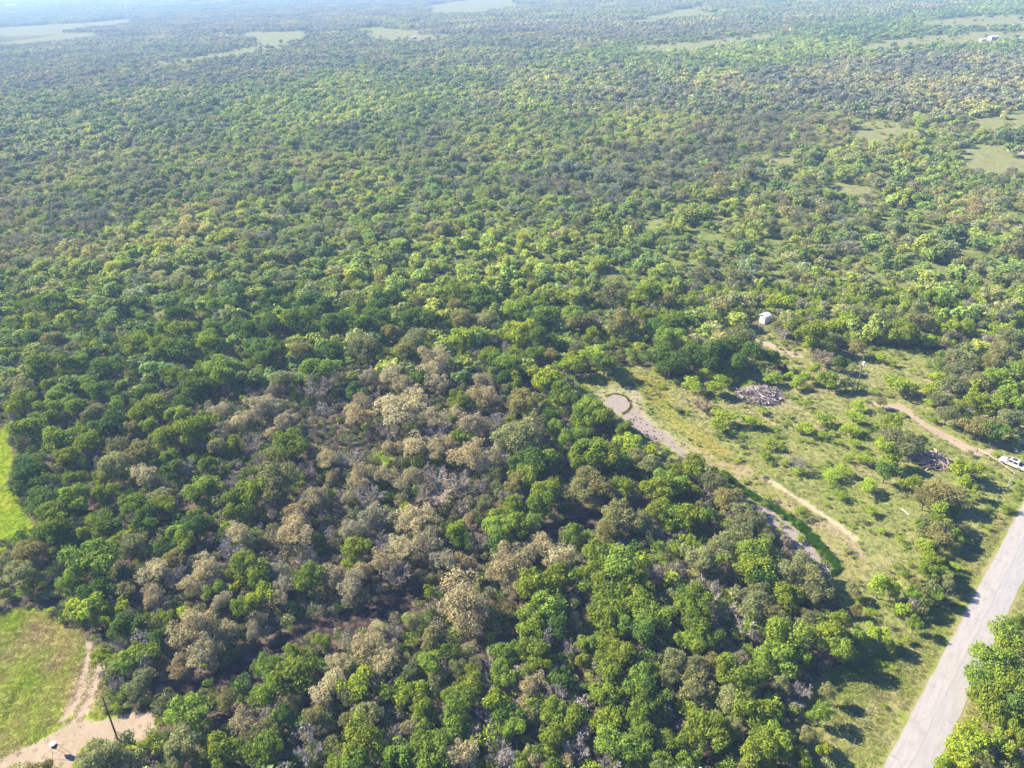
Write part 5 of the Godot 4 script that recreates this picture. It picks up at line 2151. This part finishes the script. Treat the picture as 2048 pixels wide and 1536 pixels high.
# a thin solid pane just proud of the face with corners a, b, c, d (counter-clockwise seen from outside)
func pane(a: Vector3, b: Vector3, c: Vector3, d: Vector3) -> ArrayMesh:
	var n := (b - a).cross(d - a).normalized()
	var mid := (a + b + c + d) / 4.0
	if n.dot(mid - Vector3(0, 1.3, 0)) < 0:
		n = -n
	var st := start()
	var hi := [a + n * 0.006, b + n * 0.006, c + n * 0.006, d + n * 0.006]
	var lo := [a - n * 0.004, b - n * 0.004, c - n * 0.004, d - n * 0.004]
	loft(st, [lo, hi])
	return finish(st)


func build_shed() -> void:
	var o := thing("white_shed", "small white shed with a pale low-pitched roof among trees", "shed", Vector3(86.6, 0, -221.6), -0.95)
	var white := plain(Color(0.70, 0.68, 0.64), 0.7)
	var roof := plain(Color(0.42, 0.39, 0.375), 0.6)
	var st := start()
	block(st, Vector3(-1.0, 0.0, -1.4), Vector3(1.0, 2.75, 1.4), 0.01)
	put("wall", finish(st), white, o)
	st = start()
	for s in [-1.0, 1.0]:
		var e := [Vector3(0, 3.30, -1.75), Vector3(s * 1.45, 2.72, -1.75), Vector3(s * 1.45, 2.66, -1.75), Vector3(0, 3.20, -1.75)]
		var f := []
		for p in e:
			f.append(Vector3(p.x, p.y, 1.75))
		loft(st, [e, f] if s < 0 else [f, e])
	put("roof", finish(st), roof, o)
	for g in [-1.39, 1.39]:
		st = start()
		loft(st, [[Vector3(-0.98, 2.75, g - 0.01), Vector3(0.98, 2.75, g - 0.01), Vector3(0, 3.14, g - 0.01)], [Vector3(-0.98, 2.75, g + 0.01), Vector3(0.98, 2.75, g + 0.01), Vector3(0, 3.14, g + 0.01)]])
		put("gable", finish(st), white, o)
	st = start()
	block(st, Vector3(-0.05, 1.85, 1.40), Vector3(0.65, 2.35, 1.44), 0.01)
	put("window", finish(st), plain(Color(0.03, 0.03, 0.035), 0.3), o)
	st = start()
	block(st, Vector3(-0.80, 0.05, 1.40), Vector3(-0.15, 2.05, 1.43), 0.01)
	var door := put("door", finish(st), plain(Color(0.66, 0.63, 0.58), 0.7), o)
	st = start()
	block(st, Vector3(-0.30, 1.0, 1.43), Vector3(-0.24, 1.08, 1.47), 0.01)
	put("handle", finish(st), plain(Color(0.1, 0.1, 0.1), 0.4), door)


func build_tractor() -> void:
	var o := thing("red_tractor", "old dark red tractor half hidden by shrubs", "tractor", Vector3(80.9, 0, -188.0), 0.9)
	var red := plain(Color(0.17, 0.022, 0.02), 0.6)
	var black := plain(Color(0.02, 0.02, 0.02), 0.9)
	var st := start()
	block(st, Vector3(-0.32, 0.85, -1.55), Vector3(0.32, 1.45, 0.0), 0.08)
	put("hood", finish(st), red, o)
	st = start()
	block(st, Vector3(-0.25, 0.5, -1.4), Vector3(0.25, 0.84, 0.9), 0.04)
	put("frame", finish(st), black, o)
	for s in [-1.0, 1.0]:
		wheel(o, Vector3(s * 0.72, 0.72, 0.65), 0.72, 0.36, black, red)
		wheel(o, Vector3(s * 0.55, 0.38, -1.2), 0.38, 0.2, black, red)
		st = start()
		block(st, Vector3(s * 0.72 - 0.2, 1.46, 0.2), Vector3(s * 0.72 + 0.2, 1.53, 1.1), 0.03)
		put("fender", finish(st), red, o)
	st = start()
	block(st, Vector3(-0.25, 1.1, 0.45), Vector3(0.25, 1.2, 0.9), 0.03)
	block(st, Vector3(-0.25, 1.2, 0.85), Vector3(0.25, 1.6, 0.93), 0.02)
	put("seat", finish(st), black, o)
	st = start()
	tube(st, [Vector3(0, 1.40, -0.05), Vector3(0, 1.65, 0.2)], [0.03, 0.03])
	put("steering_column", finish(st), black, o)
	st = start()
	tube(st, [Vector3(0.12, 1.42, -0.9), Vector3(0.12, 2.05, -0.9)], [0.045, 0.045], 8)
	put("exhaust_pipe", finish(st), plain(Color(0.3, 0.28, 0.26), 0.6), o)
	st = start()
	block(st, Vector3(-0.65, 2.15, 0.2), Vector3(0.65, 2.22, 1.2), 0.04)
	put("canopy", finish(st), plain(Color(0.16, 0.025, 0.022), 0.8), o)
	st = start()
	for c in [[-0.55, 0.28], [0.55, 0.28], [-0.55, 1.12], [0.55, 1.12]]:
		tube(st, [Vector3(c[0], 1.45, c[1]), Vector3(c[0], 2.16, c[1])], [0.025, 0.025], 5)
	put("canopy_frame", finish(st), black, o)


func pole(at: Vector3, h: float, lean: Vector3, r: float, mat: Material, label: String) -> Node3D:
	var o := thing("utility_pole", label, "utility pole", at, 0.0, "utility poles")
	var st := start()
	tube(st, [Vector3(0, -0.3, 0), lean * 0.5 + Vector3.UP * h * 0.5, lean + Vector3.UP * h], [r * 1.2, r, r * 0.8], 8)
	put("shaft", finish(st), mat, o)
	return o


func build_poles() -> void:
	var wood := plain(Color(0.115, 0.085, 0.065), 0.9)
	var tar := plain(Color(0.018, 0.016, 0.016), 0.8)
	var grey := plain(Color(0.42, 0.42, 0.43), 0.5)
	var metal := plain(Color(0.02, 0.02, 0.02), 0.6)
	var a := pole(Vector3(97.3, 0, -174.0), 11.0, Vector3(-0.25, 0, 0.0), 0.16, wood, "tall brown utility pole with a transformer in the open clearing")
	var st := start()
	lathe(st, [Vector2(0.02, 8.9), Vector2(0.28, 8.92), Vector2(0.28, 9.85), Vector2(0.2, 9.95), Vector2(0.02, 9.97)], Vector3(-0.02, 0, 0.42), 12)
	put("transformer", finish(st), plain(Color(0.66, 0.66, 0.65), 0.4), a)
	st = start()
	lathe(st, [Vector2(0.02, 11.0), Vector2(0.06, 11.02), Vector2(0.05, 11.3), Vector2(0.02, 11.32)], Vector3(-0.25, 0, 0), 8)
	put("insulator", finish(st), grey, a)
	st = start()
	block(st, Vector3(0.14, 1.3, -0.12), Vector3(0.34, 1.9, 0.12), 0.02)
	put("meter_box", finish(st), grey, a)
	pole(Vector3(88.6, 0, -207.6), 7.6, Vector3(0.1, 0, 0), 0.11, grey, "slim grey pole before the dark shaded tree by the old track")
	pole(Vector3(82.8, 0, -215.6), 6.4, Vector3(0.15, 0, 0), 0.10, grey, "slim grey pole standing just before the white shed")
	var d := pole(Vector3(-67.5, 0, -75.4), 9.6, Vector3(0.15, 0, -0.9), 0.125, tar, "black leaning pole on the bare dirt near the deer feeder")
	st = start()
	lathe(st, [Vector2(0.02, 9.6), Vector2(0.05, 9.62), Vector2(0.04, 9.85), Vector2(0.01, 9.87)], Vector3(0.15, 0, -0.9), 8)
	put("insulator", finish(st), metal, d)
	# service wires that sag between the poles
	var ends := [[Vector3(97.05, 11.1, -174.0), Vector3(88.7, 7.5, -207.6), "thin wire from the tall pole to the slim pole"], [Vector3(88.7, 7.5, -207.6), Vector3(82.95, 6.3, -215.6), "thin wire between the two slim poles"]]
	for e in ends:
		st = start()
		var pts := []
		var rad := []
		for i in 13:
			var f := i / 12.0
			pts.append(e[0].lerp(e[1], f) - Vector3.UP * 1.2 * 4.0 * f * (1.0 - f))
			rad.append(0.012)
		tube(st, pts, rad, 4)
		tag(put(numbered("power_wire"), finish(st), plain(Color(0.12, 0.12, 0.12), 0.6), self), e[2], "wire", "power wires")


func build_feeder() -> void:
	var o := thing("deer_feeder", "dark barrel deer feeder with a white lid on thin tripod legs", "feeder", Vector3(-76.4, 0, -73.6), 0.3)
	var dark := plain(Color(0.02, 0.014, 0.012), 0.6)
	var st := start()
	lathe(st, [Vector2(0.10, 1.22), Vector2(0.18, 1.25), Vector2(0.40, 1.55), Vector2(0.42, 1.6), Vector2(0.42, 2.3), Vector2(0.40, 2.34), Vector2(0.05, 2.35)], Vector3.ZERO, 16)
	put("barrel", finish(st), dark, o)
	st = start()
	lathe(st, [Vector2(0.05, 2.35), Vector2(0.46, 2.36), Vector2(0.46, 2.40), Vector2(0.12, 2.58), Vector2(0.02, 2.59)], Vector3.ZERO, 16)
	put("lid", finish(st), plain(Color(0.72, 0.71, 0.69), 0.5), o)
	st = start()
	lathe(st, [Vector2(0.02, 1.0), Vector2(0.12, 1.02), Vector2(0.12, 1.2), Vector2(0.02, 1.215)], Vector3.ZERO, 10)
	put("spinner", finish(st), dark, o)
	for i in 3:
		var a := TAU * i / 3.0
		st = start()
		var d := Vector3(cos(a), 0, sin(a))
		tube(st, [d * 0.40 + Vector3.UP * 2.25, d * 0.78 + Vector3.UP * 1.1, d * 1.25], [0.026, 0.026, 0.026], 6)
		put("leg", finish(st), dark, o)
	st = start()
	var ring := []
	var rr := []
	for i in 25:
		ring.append(Vector3(cos(TAU * i / 24.0), 0, sin(TAU * i / 24.0)) * 0.80 + Vector3.UP * 1.05)
		rr.append(0.016)
	tube(st, ring, rr, 5)
	put("brace_ring", finish(st), dark, o)


func build_fences() -> void:
	var cream := plain(Color(0.27, 0.24, 0.175), 0.6)
	var dark := plain(Color(0.07, 0.06, 0.05), 0.8)
	var grey := plain(Color(0.19, 0.185, 0.18), 0.6)
	var o := thing("pipe_fence", "cream pipe rail fence beside the white pickup truck", "fence")
	var line := [Vector2(113.4, -143.2), Vector2(114.6, -140.2), Vector2(115.1, -137.9), Vector2(115.7, -135.4), Vector2(116.1, -132.9)]
	var st := start()
	var pts := []
	var rad := []
	for p in line:
		pts.append(Vector3(p.x, 1.35, p.y))
		rad.append(0.085)
	tube(st, pts, rad, 8)
	put("rail", finish(st), cream, o)
	for i in line.size():
		st = start()
		tube(st, [Vector3(line[i].x, -0.1, line[i].y), Vector3(line[i].x, 1.42, line[i].y)], [0.09, 0.09], 8)
		put("post", finish(st), dark if i in [0, 2] else cream, o)
	st = start()
	tube(st, [Vector3(116.1, 1.3, -132.9), Vector3(112.3, 0.1, -129.4)], [0.07, 0.07], 6)
	put("brace", finish(st), grey, o)
	var g := thing("farm_gate", "dark metal farm gate swung open behind the pickup truck", "gate")
	var a := Vector3(117.3, 0, -145.2)
	var b := Vector3(120.6, 0, -144.3)
	for y in [0.35, 0.65, 0.95, 1.25]:
		st = start()
		tube(st, [a + Vector3.UP * y, b + Vector3.UP * y], [0.03, 0.03], 6)
		put("bar", finish(st), grey, g)
	for f in [0.0, 0.5, 1.0]:
		st = start()
		var p := a.lerp(b, f)
		tube(st, [p + Vector3.UP * 0.3, p + Vector3.UP * 1.3], [0.03, 0.03], 6)
		put("upright", finish(st), grey, g)
	st = start()
	tube(st, [a + Vector3(-0.15, -0.1, 0), a + Vector3(-0.15, 1.7, 0)], [0.10, 0.10], 8)
	put("post", finish(st), dark, g)
	var f2 := thing("pipe_fence", "pale pipe rail fence running on behind the pickup truck", "fence")
	var l2 := [Vector2(121.0, -144.2), Vector2(122.4, -142.2), Vector2(124.2, -140.0), Vector2(126.4, -137.6)]
	for y in [0.75, 1.35]:
		st = start()
		pts = []
		rad = []
		for p in l2:
			pts.append(Vector3(p.x, y, p.y))
			rad.append(0.06)
		tube(st, pts, rad, 6)
		put("rail", finish(st), grey, f2)
	for p in l2:
		st = start()
		tube(st, [Vector3(p.x, -0.1, p.y), Vector3(p.x, 1.42, p.y)], [0.07, 0.07], 6)
		put("post", finish(st), grey, f2)
	var w := thing("wire_fence", "wire fence on wooden posts between the verge and the wood", "fence")
	var p0 := Vector2(109.5, -128.0)
	var p1 := Vector2(46.0, -63.8)
	var n := 24
	var stw := start()
	for i in n + 1:
		var p := p0.lerp(p1, float(i) / n)
		st = start()
		tube(st, [Vector3(p.x, -0.1, p.y), Vector3(p.x + 0.02, 1.35, p.y)], [0.07, 0.06], 6)
		put("post", finish(st), plain(Color(0.10, 0.085, 0.07), 0.9) if i % 3 else grey, w)
	for y in [0.4, 0.75, 1.1]:
		stw = start()
		tube(stw, [Vector3(p0.x, y, p0.y), Vector3(p1.x, y, p1.y)], [0.004, 0.004], 4)
		put("wire", finish(stw), dark, w)


func build_far_buildings() -> void:
	var white := plain(Color(0.33, 0.33, 0.33), 0.6)
	var wall := plain(Color(0.28, 0.27, 0.26), 0.7)
	for b in [[650.0, -1034.0, 11.0, 7.0, 4.0, "long white farm building at the edge of the tan pasture"], [628.0, -1020.0, 6.0, 5.0, 3.0, "small white farm building before the long one"], [668.0, -1012.0, 8.0, 5.0, 3.2, "white farm building half behind dark trees"],
			[-149.3, -1452.0, 7.0, 5.0, 3.5, "tiny pale shed alone in the straw pasture"], [-2967.0, -5074.0, 60.0, 30.0, 14.0, "pale far-off building in the blue haze"]]:
		var o := thing("farm_building", b[5], "building", Vector3(b[0], 0, b[1]), 0.2, "far buildings")
		var st := start()
		block(st, Vector3(-b[2] / 2, 0, -b[3] / 2), Vector3(b[2] / 2, b[4], b[3] / 2), 0.05)
		put("wall", finish(st), wall, o)
		st = start()
		var w: float = b[2] / 2 + 0.5
		var d: float = b[3] / 2 + 0.5
		var y: float = b[4]
		var e := [Vector3(-w, y, -d), Vector3(-w, y, d), Vector3(-w, y + d * 0.4, 0)]
		var f := [Vector3(w, y, -d), Vector3(w, y, d), Vector3(w, y + d * 0.4, 0)]
		loft(st, [e, f])
		put("roof", finish(st), white, o)
